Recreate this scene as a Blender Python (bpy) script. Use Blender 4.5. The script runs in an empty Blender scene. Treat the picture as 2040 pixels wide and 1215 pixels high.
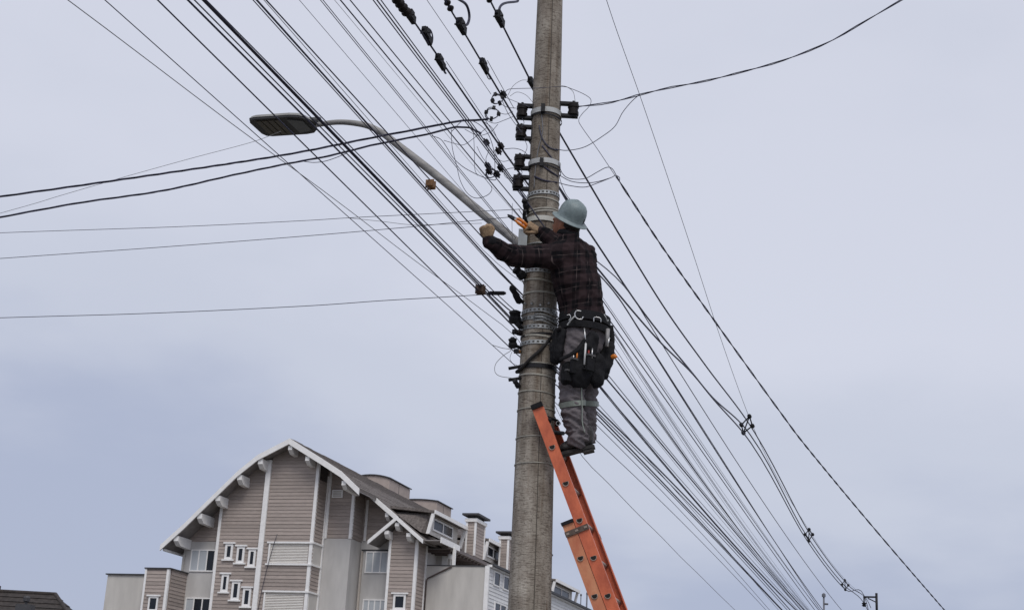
import bpy, bmesh, math, random
import numpy as np
from mathutils import Vector, Matrix, noise as mnoise
random.seed(7); rng = np.random.default_rng(7)
scene = bpy.context.scene
COL = scene.collection

# ------------------------------------------------------------------ camera
F = 2900.0; CX, CY = 1020.0, 607.5                      # focal length and centre in photograph pixels
CAM = np.array([0, 0, 1.6])
_up = np.array([493, 9107, -2900.0]); _up /= np.linalg.norm(_up)
_fw = np.array([0, 0, -1.0]); _fw = _fw - _up * _fw.dot(_up); _fw /= np.linalg.norm(_fw)
ROT = np.array([np.cross(_fw, _up), _fw, _up])          # world = ROT @ camera
cam = bpy.data.cameras.new('camera'); cam.sensor_width = 36; cam.sensor_fit = 'HORIZONTAL'
cam.lens = F / 2040 * 36; cam.clip_start = 0.05; cam.clip_end = 6000
camo = bpy.data.objects.new('camera', cam); COL.objects.link(camo)
mw = Matrix.Identity(4)
for i in range(3):
    for j in range(3): mw[i][j] = ROT[i][j]
    mw[i][3] = CAM[i]
camo.matrix_world = mw; scene.camera = camo

# ------------------------------------------------------------------ sky, sun, exposure
SUN_EL, SUN_AZ = math.radians(52), math.radians(172)
world = bpy.data.worlds.new('World'); scene.world = world; world.use_nodes = True
nt = world.node_tree; nt.nodes.clear()
def N(t, **k):
    n = nt.nodes.new(t)
    for a, b in k.items(): setattr(n, a, b)
    return n
L = lambda a, b: nt.links.new(a, b)
out = N('ShaderNodeOutputWorld'); bg = N('ShaderNodeBackground'); bg.inputs[1].default_value = 0.1
sky = N('ShaderNodeTexSky', sky_type='NISHITA', sun_disc=False, sun_elevation=SUN_EL, sun_rotation=SUN_AZ)
tc = N('ShaderNodeTexCoord'); sep = N('ShaderNodeSeparateXYZ'); L(tc.outputs['Generated'], sep.inputs[0])
# cloud deck: view direction laid on a high flat layer, broad soft noise
zc = N('ShaderNodeMath', operation='MAXIMUM'); zc.inputs[1].default_value = 0.0; L(sep.outputs['Z'], zc.inputs[0])
za = N('ShaderNodeMath', operation='ADD'); za.inputs[1].default_value = 0.22; L(zc.outputs[0], za.inputs[0])
dx = N('ShaderNodeMath', operation='DIVIDE'); L(sep.outputs['X'], dx.inputs[0]); L(za.outputs[0], dx.inputs[1])
dy = N('ShaderNodeMath', operation='DIVIDE'); L(sep.outputs['Y'], dy.inputs[0]); L(za.outputs[0], dy.inputs[1])
cmb = N('ShaderNodeCombineXYZ'); L(dx.outputs[0], cmb.inputs[0]); L(dy.outputs[0], cmb.inputs[1]); cmb.inputs[2].default_value = 28.87
nz = N('ShaderNodeTexNoise'); nz.inputs['Scale'].default_value = 0.95; nz.inputs['Detail'].default_value = 1.5; nz.inputs['Roughness'].default_value = 0.42
nz.inputs['Distortion'].default_value = 0.5
L(cmb.outputs[0], nz.inputs['Vector'])
nz2 = N('ShaderNodeTexNoise'); nz2.inputs['Scale'].default_value = 4.5; nz2.inputs['Detail'].default_value = 4.0; nz2.inputs['Roughness'].default_value = 0.5
L(cmb.outputs[0], nz2.inputs['Vector'])
el = N('ShaderNodeMapRange'); el.inputs[1].default_value = 0.08; el.inputs[2].default_value = 0.40; el.interpolation_type = 'SMOOTHSTEP'
L(sep.outputs['Z'], el.inputs[0])
m1 = N('ShaderNodeMath', operation='MULTIPLY_ADD'); m1.inputs[1].default_value = 1.5; m1.inputs[2].default_value = -0.75; L(nz.outputs[0], m1.inputs[0])
m2 = N('ShaderNodeMath', operation='MULTIPLY_ADD'); m2.inputs[1].default_value = 0.40; L(nz2.outputs[0], m2.inputs[0]); L(m1.outputs[0], m2.inputs[2])
m3 = N('ShaderNodeMath', operation='MULTIPLY_ADD'); m3.inputs[1].default_value = 0.95; L(el.outputs[0], m3.inputs[0]); L(m2.outputs[0], m3.inputs[2])
m4 = N('ShaderNodeMath', operation='ADD'); m4.inputs[1].default_value = -0.08; m4.use_clamp = True; L(m3.outputs[0], m4.inputs[0])
cr = N('ShaderNodeValToRGB'); cr.color_ramp.interpolation = 'EASE'
cr.color_ramp.elements[0].color = (0.425, 0.470, 0.615, 1); cr.color_ramp.elements[1].color = (0.665, 0.690, 0.795, 1)
e = cr.color_ramp.elements.new(0.55); e.color = (0.585, 0.619, 0.728, 1)
L(m4.outputs[0], cr.inputs[0])
sc10 = N('ShaderNodeVectorMath', operation='SCALE'); sc10.inputs['Scale'].default_value = 10.2; L(cr.outputs[0], sc10.inputs[0])
mixs = N('ShaderNodeMix', data_type='RGBA'); mixs.inputs[0].default_value = 0.93
L(sky.outputs[0], mixs.inputs[6]); L(sc10.outputs[0], mixs.inputs[7])
L(mixs.outputs[2], bg.inputs[0]); L(bg.outputs[0], out.inputs[0])
sun = bpy.data.lights.new('sun', 'SUN'); sun.energy = 1.5; sun.angle = math.radians(25); sun.color = (1.0, 0.96, 0.9)
suno = bpy.data.objects.new('sun', sun); COL.objects.link(suno)
sd = Vector((math.sin(SUN_AZ) * math.cos(SUN_EL), math.cos(SUN_AZ) * math.cos(SUN_EL), math.sin(SUN_EL)))
suno.rotation_euler = sd.to_track_quat('Z', 'Y').to_euler(); suno.location = (5, -20, 40)
vs = scene.view_settings; vs.view_transform = 'Standard'; vs.look = 'None'; vs.exposure = 0.0; vs.gamma = 1.0; vs.use_curve_mapping = False

# ------------------------------------------------------------------ survey helpers (bearings taken in the photograph -> places)
def ray(x, y):
    c = np.array([x - CX, CY - y, -F]); c /= np.linalg.norm(c); return ROT @ c
def at(x, y, Y):
    r = ray(x, y); return CAM + r * (Y / r[1])
def onplane(x, y, P0, az):
    n = np.array([math.cos(az), -math.sin(az), 0]); r = ray(x, y); return CAM + r * (n.dot(np.asarray(P0) - CAM) / n.dot(r))
AZ = math.radians(18)                                   # bearing of the street
D = np.array([math.sin(AZ), math.cos(AZ), 0]); NR = np.array([math.cos(AZ), -math.sin(AZ), 0])
def pole_x(z): return 0.2485 - 0.0137 * z
def pole_r(z): return 0.136 - 0.01053 * (z - 2.55)
POLE = np.array([0.185, 9.3, 0.0])

# ------------------------------------------------------------------ materials
MATS = {}
def mat(name, c, rough=0.6, var=0.12, scale=8.0, bump=0.0, bscale=60.0, metal=0.0, c2=None, stretch=None, spec=0.5):
    if name in MATS: return MATS[name]
    m = bpy.data.materials.new(name); m.use_nodes = True; t = m.node_tree; b = t.nodes['Principled BSDF']
    b.inputs['Roughness'].default_value = rough; b.inputs['Metallic'].default_value = metal; b.inputs['Specular IOR Level'].default_value = spec
    tcn = t.nodes.new('ShaderNodeTexCoord'); mp = t.nodes.new('ShaderNodeMapping'); t.links.new(tcn.outputs['Object'], mp.inputs[0])
    if stretch: mp.inputs['Scale'].default_value = stretch
    nn = t.nodes.new('ShaderNodeTexNoise'); nn.inputs['Scale'].default_value = scale; nn.inputs['Detail'].default_value = 6; nn.inputs['Roughness'].default_value = 0.6
    t.links.new(mp.outputs[0], nn.inputs['Vector'])
    rp = t.nodes.new('ShaderNodeValToRGB'); rp.color_ramp.elements[0].position = 0.3; rp.color_ramp.elements[1].position = 0.7
    lo = [max(0, x * (1 - var)) for x in c] if c2 is None else c2
    hi = [min(1, x * (1 + var)) for x in c]
    rp.color_ramp.elements[0].color = (*lo, 1); rp.color_ramp.elements[1].color = (*hi, 1)
    t.links.new(nn.outputs[0], rp.inputs[0]); t.links.new(rp.outputs[0], b.inputs['Base Color'])
    if bump:
        n2 = t.nodes.new('ShaderNodeTexNoise'); n2.inputs['Scale'].default_value = bscale; n2.inputs['Detail'].default_value = 4
        t.links.new(mp.outputs[0], n2.inputs['Vector'])
        bp = t.nodes.new('ShaderNodeBump'); bp.inputs['Strength'].default_value = bump; bp.inputs['Distance'].default_value = 0.01
        t.links.new(n2.outputs[0], bp.inputs['Height']); t.links.new(bp.outputs[0], b.inputs['Normal'])
    MATS[name] = m; return m
CABLE = mat('cable_black', (0.015, 0.015, 0.042), 0.55, 0.3, 20)
CABLE_G = mat('cable_grey', (0.055, 0.055, 0.085), 0.6, 0.3, 20)
CABLE_L = mat('wire_light', (0.16, 0.16, 0.17), 0.6, 0.3, 20)
PLASTIC = mat('black_plastic', (0.010, 0.010, 0.012), 0.6, 0.4, 30, 0.2, spec=0.2)
PORC = mat('brown_porcelain', (0.010, 0.007, 0.007), 0.45, 0.3, 20, spec=0.2)
STEEL = mat('galvanised_steel', (0.34, 0.35, 0.35), 0.5, 0.3, 40, 0.2, 150, 0.6)
DSTEEL = mat('dark_steel', (0.013, 0.013, 0.016), 0.6, 0.35, 40, 0.2, 150, 0.0, spec=0.25)
LAMPARM = mat('weathered_lamp_arm', (0.265, 0.258, 0.25), 0.6, 0.3, 6, 0.2, 80, 0.2, stretch=(1, 1, 4))
FARM = mat('hazed_far_metal', (0.13, 0.135, 0.16), .6, .2, 10)  # distant mast metal, haze painted in as a paler blue-grey
STRAPW = mat('pale_strap', (0.33, 0.315, 0.275), 0.7, 0.25, 25)
BROWNP = mat('brown_plastic', (0.16, 0.075, 0.025), 0.6, 0.35, 60)

# concrete of the pole: stained vertical streaks, pitted, fine horizontal crazing
def concrete():
    m = bpy.data.materials.new('pole_concrete'); m.use_nodes = True; t = m.node_tree; b = t.nodes['Principled BSDF']; b.inputs['Roughness'].default_value = 0.9
    b.inputs['Specular IOR Level'].default_value = 0.25
    tcn = t.nodes.new('ShaderNodeTexCoord')
    def nz(scale, st, det=6, rough=0.6):
        mp = t.nodes.new('ShaderNodeMapping'); mp.inputs['Scale'].default_value = st; t.links.new(tcn.outputs['Object'], mp.inputs[0])
        n = t.nodes.new('ShaderNodeTexNoise'); n.inputs['Scale'].default_value = scale; n.inputs['Detail'].default_value = det; n.inputs['Roughness'].default_value = rough
        t.links.new(mp.outputs[0], n.inputs['Vector']); return n.outputs[0]
    def ramp(s, p0, c0, p1, c1):
        r = t.nodes.new('ShaderNodeValToRGB'); r.color_ramp.elements[0].position = p0; r.color_ramp.elements[1].position = p1
        r.color_ramp.elements[0].color = (*c0, 1); r.color_ramp.elements[1].color = (*c1, 1); t.links.new(s, r.inputs[0]); return r.outputs[0]
    def mul(a, c, f=1.0):
        x = t.nodes.new('ShaderNodeMix'); x.data_type = 'RGBA'; x.blend_type = 'MULTIPLY'; x.inputs[0].default_value = f
        t.links.new(a, x.inputs[6]); t.links.new(c, x.inputs[7]); return x.outputs[2]
    base = ramp(nz(5, (1, 1, 0.35)), 0.3, (0.24, 0.212, 0.178), 0.72, (0.47, 0.43, 0.375))
    streak = ramp(nz(14, (1, 1, 0.06)), 0.35, (0.50, 0.47, 0.44), 0.6, (1, 1, 1))
    craze = ramp(nz(42, (0.6, 0.6, 3.2), 3), 0.36, (0.45, 0.42, 0.40), 0.48, (1, 1, 1))
    pits = ramp(nz(120, (1, 1, 0.8), 2), 0.30, (0.35, 0.33, 0.32), 0.40, (1, 1, 1))
    mott = ramp(nz(9, (1, 1, 0.8), 5, .7), 0.38, (0.62, 0.58, 0.56), 0.58, (1.0, 1.0, 1.0))
    c = mul(base, streak, 0.8); c = mul(c, mott, 0.8); c = mul(c, craze, 0.8); c = mul(c, pits, 0.8)
    runs = ramp(nz(20, (1, 1, 0.045), 4, .55), 0.56, (1, 1, 1), 0.70, (0.62, 0.50, 0.41)); c = mul(c, runs, 0.85)
    t.links.new(c, b.inputs['Base Color'])
    bp = t.nodes.new('ShaderNodeBump'); bp.inputs['Strength'].default_value = 0.7; bp.inputs['Distance'].default_value = 0.006
    t.links.new(nz(42, (0.6, 0.6, 3.2), 4), bp.inputs['Height']); t.links.new(bp.outputs[0], b.inputs['Normal'])
    return m
CONC = concrete()

# ------------------------------------------------------------------ mesh helpers
def link(name, me, material, parent=None, smooth=False):
    o = bpy.data.objects.new(name, me); COL.objects.link(o)
    if material is not None and len(me.materials) == 0: me.materials.append(material)
    if smooth: me.polygons.foreach_set('use_smooth', [True] * len(me.polygons))
    if parent is not None: o.parent = parent
    return o
def from_bm(name, bm, material, parent=None, smooth=False):
    bmesh.ops.recalc_face_normals(bm, faces=bm.faces)
    me = bpy.data.meshes.new(name); bm.to_mesh(me); bm.free(); return link(name, me, material, parent, smooth)
def pyd(name, v, f, material, parent=None, smooth=False):
    me = bpy.data.meshes.new(name); me.from_pydata([tuple(map(float, p)) for p in v], [], f); me.update()
    bm = bmesh.new(); bm.from_mesh(me); bmesh.ops.recalc_face_normals(bm, faces=bm.faces); bm.to_mesh(me); bm.free()
    return link(name, me, material, parent, smooth)
def tag(o, label, cat, group=None, kind=None):
    o['label'] = label; o['category'] = cat
    if group: o['group'] = group
    if kind: o['kind'] = kind
    return o
def thing(name, label, cat, loc=(0, 0, 0), rz=0.0, group=None):
    o = bpy.data.objects.new(name, None); COL.objects.link(o); o.location = tuple(map(float, loc)); o.rotation_euler = (0, 0, rz)
    o.empty_display_size = 0.2
    return tag(o, label, cat, group)
def bbox(bm, lo, hi, bev=0.0):
    r = bmesh.ops.create_cube(bm, size=1.0); vs_ = r['verts']
    for v in vs_:
        v.co = Vector([lo[i] + (v.co[i] + 0.5) * (hi[i] - lo[i]) for i in range(3)])
    if bev:
        ed = list({ed for v in vs_ for ed in v.link_edges}); bmesh.ops.bevel(bm, geom=ed, offset=bev, segments=1, affect='EDGES')
def box(name, lo, hi, m, parent=None, bev=0.0):
    bm = bmesh.new(); bbox(bm, lo, hi, bev); return from_bm(name, bm, m, parent)
def frames(P):
    P = np.asarray(P, float); T = np.gradient(P, axis=0); T /= np.maximum(np.linalg.norm(T, axis=1, keepdims=True), 1e-9)
    a = np.array([0, 0, 1.0]) if abs(T[0][2]) < 0.9 else np.array([1.0, 0, 0])
    u = np.cross(T[0], a); u /= np.linalg.norm(u); U = [u]
    for i in range(1, len(P)):
        u = U[-1] - T[i] * U[-1].dot(T[i]); u /= np.linalg.norm(u); U.append(u)
    U = np.array(U); return P, T, U, np.cross(T, U)
def tube_data(P, r, n=6):
    P, T, U, V = frames(P); r = np.broadcast_to(np.asarray(r, float), (len(P),))
    ang = np.arange(n) * 2 * math.pi / n
    vs_ = (P[:, None, :] + r[:, None, None] * (np.cos(ang)[None, :, None] * U[:, None, :] + np.sin(ang)[None, :, None] * V[:, None, :])).reshape(-1, 3)
    fs = []
    for i in range(len(P) - 1):
        for k in range(n):
            a, b = i * n + k, i * n + (k + 1) % n; fs.append((a, b, b + n, a + n))
    fs.append(tuple(range(n))[::-1]); fs.append(tuple(range((len(P) - 1) * n, len(P) * n)))
    return vs_.tolist(), fs
def merge(parts):
    V, Fc = [], []
    for v, f in parts:
        o = len(V); V += list(v); Fc += [tuple(i + o for i in q) for q in f]
    return V, Fc
def tube(name, P, r, m, parent=None, n=6, smooth=True):
    v, f = tube_data(P, r, n); return pyd(name, v, f, m, parent, smooth)
def spline(P, k=6):
    P = np.asarray(P, float)
    if len(P) < 3: return np.array([P[0] + (P[-1] - P[0]) * t for t in np.linspace(0, 1, k + 1)])
    Q = np.vstack([2 * P[0] - P[1], P, 2 * P[-1] - P[-2]]); o = []
    for i in range(1, len(Q) - 2):
        for t in np.linspace(0, 1, k, endpoint=False):
            p0, p1, p2, p3 = Q[i - 1:i + 3]
            o.append(0.5 * (2 * p1 + (p2 - p0) * t + (2 * p0 - 5 * p1 + 4 * p2 - p3) * t * t + (3 * p1 - p0 - 3 * p2 + p3) * t ** 3))
    o.append(P[-1]); return np.array(o)
def lathe_data(prof, org, axis, n=14):
    ax = np.array(axis, float); ax = ax / np.linalg.norm(ax)
    a = np.array([0, 0, 1.0]) if abs(ax[2]) < 0.9 else np.array([1.0, 0, 0])
    u = np.cross(ax, a); u /= np.linalg.norm(u); v = np.cross(ax, u); vs_, fs = [], []
    for r, h in prof:
        for k in range(n):
            t = 2 * math.pi * k / n; vs_.append(np.asarray(org) + ax * h + r * (math.cos(t) * u + math.sin(t) * v))
    for i in range(len(prof) - 1):
        for k in range(n):
            q, w = i * n + k, i * n + (k + 1) % n; fs.append((q, w, w + n, q + n))
    fs.append(tuple(range(n))[::-1]); fs.append(tuple(range((len(prof) - 1) * n, len(prof) * n)))
    return [tuple(x) for x in vs_], fs
def lathe(name, prof, org, axis, m, parent=None, n=14, smooth=False):
    v, f = lathe_data(prof, org, axis, n); return pyd(name, v, f, m, parent, smooth)
def obox_data(c, ax, half):
    """oriented box: centre, three axes, half sizes"""
    c = np.asarray(c, float); A = [np.asarray(a, float) / np.linalg.norm(a) for a in ax]
    v = [tuple(c + sx * half[0] * A[0] + sy * half[1] * A[1] + sz * half[2] * A[2]) for sx in (-1, 1) for sy in (-1, 1) for sz in (-1, 1)]
    return v, [(0, 1, 3, 2), (4, 6, 7, 5), (0, 4, 5, 1), (2, 3, 7, 6), (0, 2, 6, 4), (1, 5, 7, 3)]
def voxel(name, bm, vox, iters, material, parent=None, disp=None):
    me = bpy.data.meshes.new('tmp'); bm.to_mesh(me); bm.free(); o = bpy.data.objects.new('tmp', me); COL.objects.link(o)
    md = o.modifiers.new('r', 'REMESH'); md.mode = 'VOXEL'; md.voxel_size = vox
    ms = o.modifiers.new('s', 'SMOOTH'); ms.iterations = iters; ms.factor = 0.5
    dg = bpy.context.evaluated_depsgraph_get(); me2 = bpy.data.meshes.new_from_object(o.evaluated_get(dg)); me2.name = name
    bpy.data.objects.remove(o); bpy.data.meshes.remove(me)
    if disp:
        NN = [v.normal.copy() for v in me2.vertices]; CC = [v.co.copy() for v in me2.vertices]
        me2.vertices.foreach_set('co', [x for c, n in zip(CC, NN) for x in (c + n * disp(c, n))]); me2.update()
    me2.materials.clear()
    return link(name, me2, material, parent, True)
def limb(bm, pts, rads, side=None, k=5, seg=18):
    """tapered limb as a lofted tube with rounded ends; rads: r or (r_side, r_other)"""
    R = np.array([(r, r) if np.isscalar(r) else r for r in rads], float)
    Q = spline(np.hstack([np.asarray(pts, float), R]), k); P, RR = Q[:, :3], np.maximum(Q[:, 3:], 0.003)
    P, T, U, V = frames(P)
    if side is not None:
        s = np.asarray(side, float); U = s - T * (T @ s)[:, None]; U /= np.linalg.norm(U, axis=1, keepdims=True); V = np.cross(T, U)
    rings = []
    def ring(p, u, v, a, b): return [bm.verts.new(p + a * math.cos(t) * u + b * math.sin(t) * v) for t in np.arange(seg) * 2 * math.pi / seg]
    for q in (0.95, 0.75, 0.4):
        f = math.sqrt(1 - q * q); rings.append(ring(P[0] - T[0] * RR[0].min() * q, U[0], V[0], RR[0][0] * f, RR[0][1] * f))
    for i in range(len(P)): rings.append(ring(P[i], U[i], V[i], RR[i][0], RR[i][1]))
    for q in (0.4, 0.75, 0.95):
        f = math.sqrt(1 - q * q); rings.append(ring(P[-1] + T[-1] * RR[-1].min() * q, U[-1], V[-1], RR[-1][0] * f, RR[-1][1] * f))
    for a, b in zip(rings, rings[1:]):
        for j in range(seg): bm.faces.new((a[j], a[(j + 1) % seg], b[(j + 1) % seg], b[j]))
    bm.faces.new(rings[0][::-1]); bm.faces.new(rings[-1])
def ball(bm, c, r, rot=None):
    r3 = (r, r, r) if np.isscalar(r) else r
    res = bmesh.ops.create_uvsphere(bm, u_segments=16, v_segments=12, radius=1.0)
    M3 = Matrix.Identity(3) if rot is None else Matrix([[rot[j][i] for j in range(3)] for i in range(3)])
    for v in res['verts']: v.co = M3 @ Vector((v.co.x * r3[0], v.co.y * r3[1], v.co.z * r3[2])) + Vector(c)

# ------------------------------------------------------------------ ground, road, pavement
def strip(name, n0, n1, z, m, s0=-400, s1=900, h=None):
    P = [POLE + NR * n + D * s for n, s in ((n0, s0), (n1, s0), (n1, s1), (n0, s1))]
    v = [(p[0], p[1], z) for p in P]; f = [(0, 1, 2, 3)]
    if h:
        v += [(p[0], p[1], z - h) for p in P]; f += [(4, 7, 6, 5), (0, 4, 5, 1), (1, 5, 6, 2), (2, 6, 7, 3), (3, 7, 4, 0)]
    o = pyd(name, v, f, m); o['kind'] = 'structure'; return o
g = pyd('ground', [(-2500, -2500, -0.004), (2500, -2500, -0.004), (2500, 2500, -0.004), (-2500, 2500, -0.004)], [(0, 1, 2, 3)],
        mat('ground_earth', (0.125, 0.117, 0.10), 0.95, 0.4, 0.3)); g['kind'] = 'structure'
strip('road', -10.0, -1.0, 0.0, mat('asphalt', (0.055, 0.055, 0.058), 0.9, 0.25, 3, 0.3, 90))
strip('road_marking', -5.56, -5.44, 0.004, mat('road_paint', (0.6, 0.45, 0.08), 0.7, 0.2, 10))
strip('kerb', -1.0, -0.85, 0.13, mat('kerb_concrete', (0.32, 0.31, 0.29), 0.9, 0.2, 5), h=0.13)
strip('pavement', -0.85, 4.0, 0.125, mat('pavement_concrete', (0.26, 0.25, 0.235), 0.9, 0.2, 4, 0.3, 60), h=0.125)

# ------------------------------------------------------------------ the big clad house on the left
SID = mat('taupe_siding', (0.370, 0.314, 0.283), 0.75, 0.13, 3.0, 0.15, 60, stretch=(1, 1, 6))
SIDW = mat('white_siding', (0.74, 0.74, 0.74), 0.7, 0.08, 3.0)
def board_variation(m, amt):
    t = m.node_tree; b = t.nodes['Principled BSDF']; src = b.inputs['Base Color'].links[0].from_socket
    oi = t.nodes.new('ShaderNodeObjectInfo'); mr = t.nodes.new('ShaderNodeMapRange'); mr.inputs[3].default_value = 1 - amt; mr.inputs[4].default_value = 1 + amt; t.links.new(oi.outputs['Random'], mr.inputs[0])
    vm = t.nodes.new('ShaderNodeVectorMath'); vm.operation = 'SCALE'; t.links.new(src, vm.inputs[0]); t.links.new(mr.outputs[0], vm.inputs['Scale']); t.links.new(vm.outputs[0], b.inputs['Base Color'])
board_variation(SID, .13); board_variation(SIDW, .06)
STUC = mat('grey_stucco', (0.53, 0.515, 0.50), 0.9, 0.10, 1.6, 0.3, 120, stretch=(1, 1, 0.3))
STUC2 = mat('warm_grey_stucco', (0.56, 0.535, 0.50), 0.9, 0.11, 1.6, 0.3, 120, stretch=(1, 1, 0.25))
WHITE = mat('white_paint', (0.86, 0.85, 0.84), 0.6, 0.07, 4.0)
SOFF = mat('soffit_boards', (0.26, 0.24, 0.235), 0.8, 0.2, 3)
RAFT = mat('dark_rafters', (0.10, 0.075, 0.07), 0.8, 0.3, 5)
GLASS = mat('dark_glass', (0.016, 0.02, 0.028), 0.2, 0.2, 2, spec=0.3)
CURT = mat('curtained_glass', (0.47, 0.50, 0.53), 0.4, 0.12, 14, stretch=(6, 6, 0.4))
BLIND = mat('roller_blind', (0.82, 0.81, 0.77), 0.6, 0.06, 3)
SHING = mat('roof_shingle', (0.155, 0.135, 0.125), 0.95, 0.45, 9, 0.8, 25)
PENT = mat('penthouse_render', (0.42, 0.355, 0.32), 0.9, 0.12, 2.0, 0.2, 60)
CAPM = mat('dark_cap', (0.05, 0.05, 0.055), 0.6, 0.2, 6)
HP0 = CAM + ray(540, 1060) * 86; HP0[2] = 0
house = thing('clad_house', 'large gabled house clad in taupe siding and grey render with white trim', 'house', HP0, -AZ)
RPL = [(-6.43, 12.91), (-4.97, 14.23), (-4.1, 15.11), (-1.93, 17.24), (-0.78, 18.15), (1.16, 19.1)]
RPR = [(1.16, 19.1), (3.24, 17.93), (4.56, 17.16), (5.76, 16.15), (7.07, 15.13), (8.6, 14.12), (9.84, 13.62)]
RPF = RPL + RPR[1:]
def roofz(u): return float(np.interp(u, [p[0] for p in RPF], [p[1] for p in RPF]))
HEND = 38.0
def slab(name, prof, v0, v1, th, m, top=0.0):
    """roof slab following a gable profile"""
    v, f = [], []
    for vv in (v0, v1):
        for u, w in prof: v.append((u, vv, w + top)); v.append((u, vv, w + top - th))
    n = len(prof)
    for i in range(n - 1):
        a, b, c, d = 2 * i, 2 * i + 1, 2 * (i + 1), 2 * (i + 1) + 1; o = 2 * n
        f += [(a, c, c + o, a + o), (b, b + o, d + o, d), (a, b, d, c), (a + o, c + o, d + o, b + o)]
    o = 2 * n; f += [(0, o, o + 1, 1), (2 * n - 2, 2 * n - 1, 2 * n - 1 + o, 2 * n - 2 + o)]
    return v, f
A, B, B2 = slab('', RPL + RPR[1:4], -1.05, HEND, 0.14, None), slab('', RPR[3:5], 1.55, HEND, 0.14, None), slab('', RPR[4:], 2.75, HEND, 0.14, None)
v, f = merge([A, B, B2]); roof = pyd('roof', v, f, SHING, house)
A, B = slab('', RPL + RPR[1:4], -1.0, 1.2, 0.05, None, -0.145), slab('', RPR[3:5], 1.6, HEND - 0.1, 0.05, None, -0.145)
B2 = slab('', RPR[4:], 2.8, HEND - 0.1, 0.05, None, -0.145)
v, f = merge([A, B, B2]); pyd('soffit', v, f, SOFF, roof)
# shingle courses on the slopes one can see (each course a lapped strip, broken into uneven tabs)
parts = []
def courses(prof, v0, step=0.27):
    P = np.array(prof); seg = np.linalg.norm(np.diff(P, axis=0), axis=1); cum = np.r_[0, np.cumsum(seg)]
    for s in np.arange(0, cum[-1] - 0.02, step):
        a = [np.interp(s, cum, P[:, k]) for k in (0, 1)]; b = [np.interp(min(s + step * 1.1, cum[-1]), cum, P[:, k]) for k in (0, 1)]
        vv = v0
        while vv < HEND:
            ln = rng.uniform(0.5, 1.6); lift = rng.uniform(0.028, 0.06); e_ = min(vv + ln, HEND); jit = rng.uniform(-.03, .03)
            parts.append(([(a[0], vv, a[1] + 0.006), (a[0], e_, a[1] + 0.006), (b[0], e_, b[1] + lift), (b[0], vv, b[1] + lift),
                           (b[0], e_, b[1] + 0.004), (b[0], vv, b[1] + 0.004)], [(0, 1, 2, 3), (3, 2, 4, 5), (0, 3, 5), (1, 4, 2)]))
            vv = e_ + 0.008
courses(RPR[:4], -1.05); courses(RPR[3:5], 1.55); courses(RPR[4:], 2.75)
v, f = merge(parts); o = pyd('shingle_courses', v, f, SHING, roof); o['kind'] = 'stuff'
def rake(prof, v, off, h, th=0.09, name='rake_board'):
    for (u0, w0), (u1, w1) in zip(prof, prof[1:]):
        vv = [(u0, v, w0 + off), (u1, v, w1 + off), (u1, v, w1 + off - h), (u0, v, w0 + off - h)]
        vv += [(a, v + th, c) for a, _, c in vv]
        pyd(name, vv, [(0, 1, 2, 3), (7, 6, 5, 4), (0, 4, 5, 1), (1, 5, 6, 2), (2, 6, 7, 3), (3, 7, 4, 0)], WHITE, roof)
rake(RPL, -1.15, 0.0, 0.33); rake(RPR[:4], -1.15, 0.0, 0.36)
rake([(5.2, 16.55), (7.2, 15.03)], 1.45, -0.02, 0.32)
# purlin ends carrying the rake: white shaped beams
def beam(u, vf, vb, w1, wd=0.30, h=0.58):
    pr = [(vf, w1), (vb, w1), (vb, w1 - h), (vf + 0.32, w1 - h * 0.92), (vf, w1 - h * 0.5)]
    v = [(u - wd / 2, a, b) for a, b in pr] + [(u + wd / 2, a, b) for a, b in pr]; n = len(pr)
    pyd('purlin_end', v, [tuple(range(n)), tuple(range(2 * n - 1, n - 1, -1))] + [(i, i + n, (i + 1) % n + n, (i + 1) % n) for i in range(n)], WHITE, roof)
for u, vb in ((-0.62, -.05), (-1.85, 0.0), (-3.1, 0.0), (-4.15, .5), (-5.5, .5)): beam(u, -1.04, vb - .01, roofz(u) - 0.30)
for u, vb in ((1.2, -.16), (2.35, -.16), (4.75, 1.0)): beam(u, -1.04, vb, roofz(u) - (0.38 if u > 1 else .3), 0.26, 0.5)
beam(6.45, 1.56, 2.6, roofz(6.45) - 0.36, 0.22, 0.45)

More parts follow.
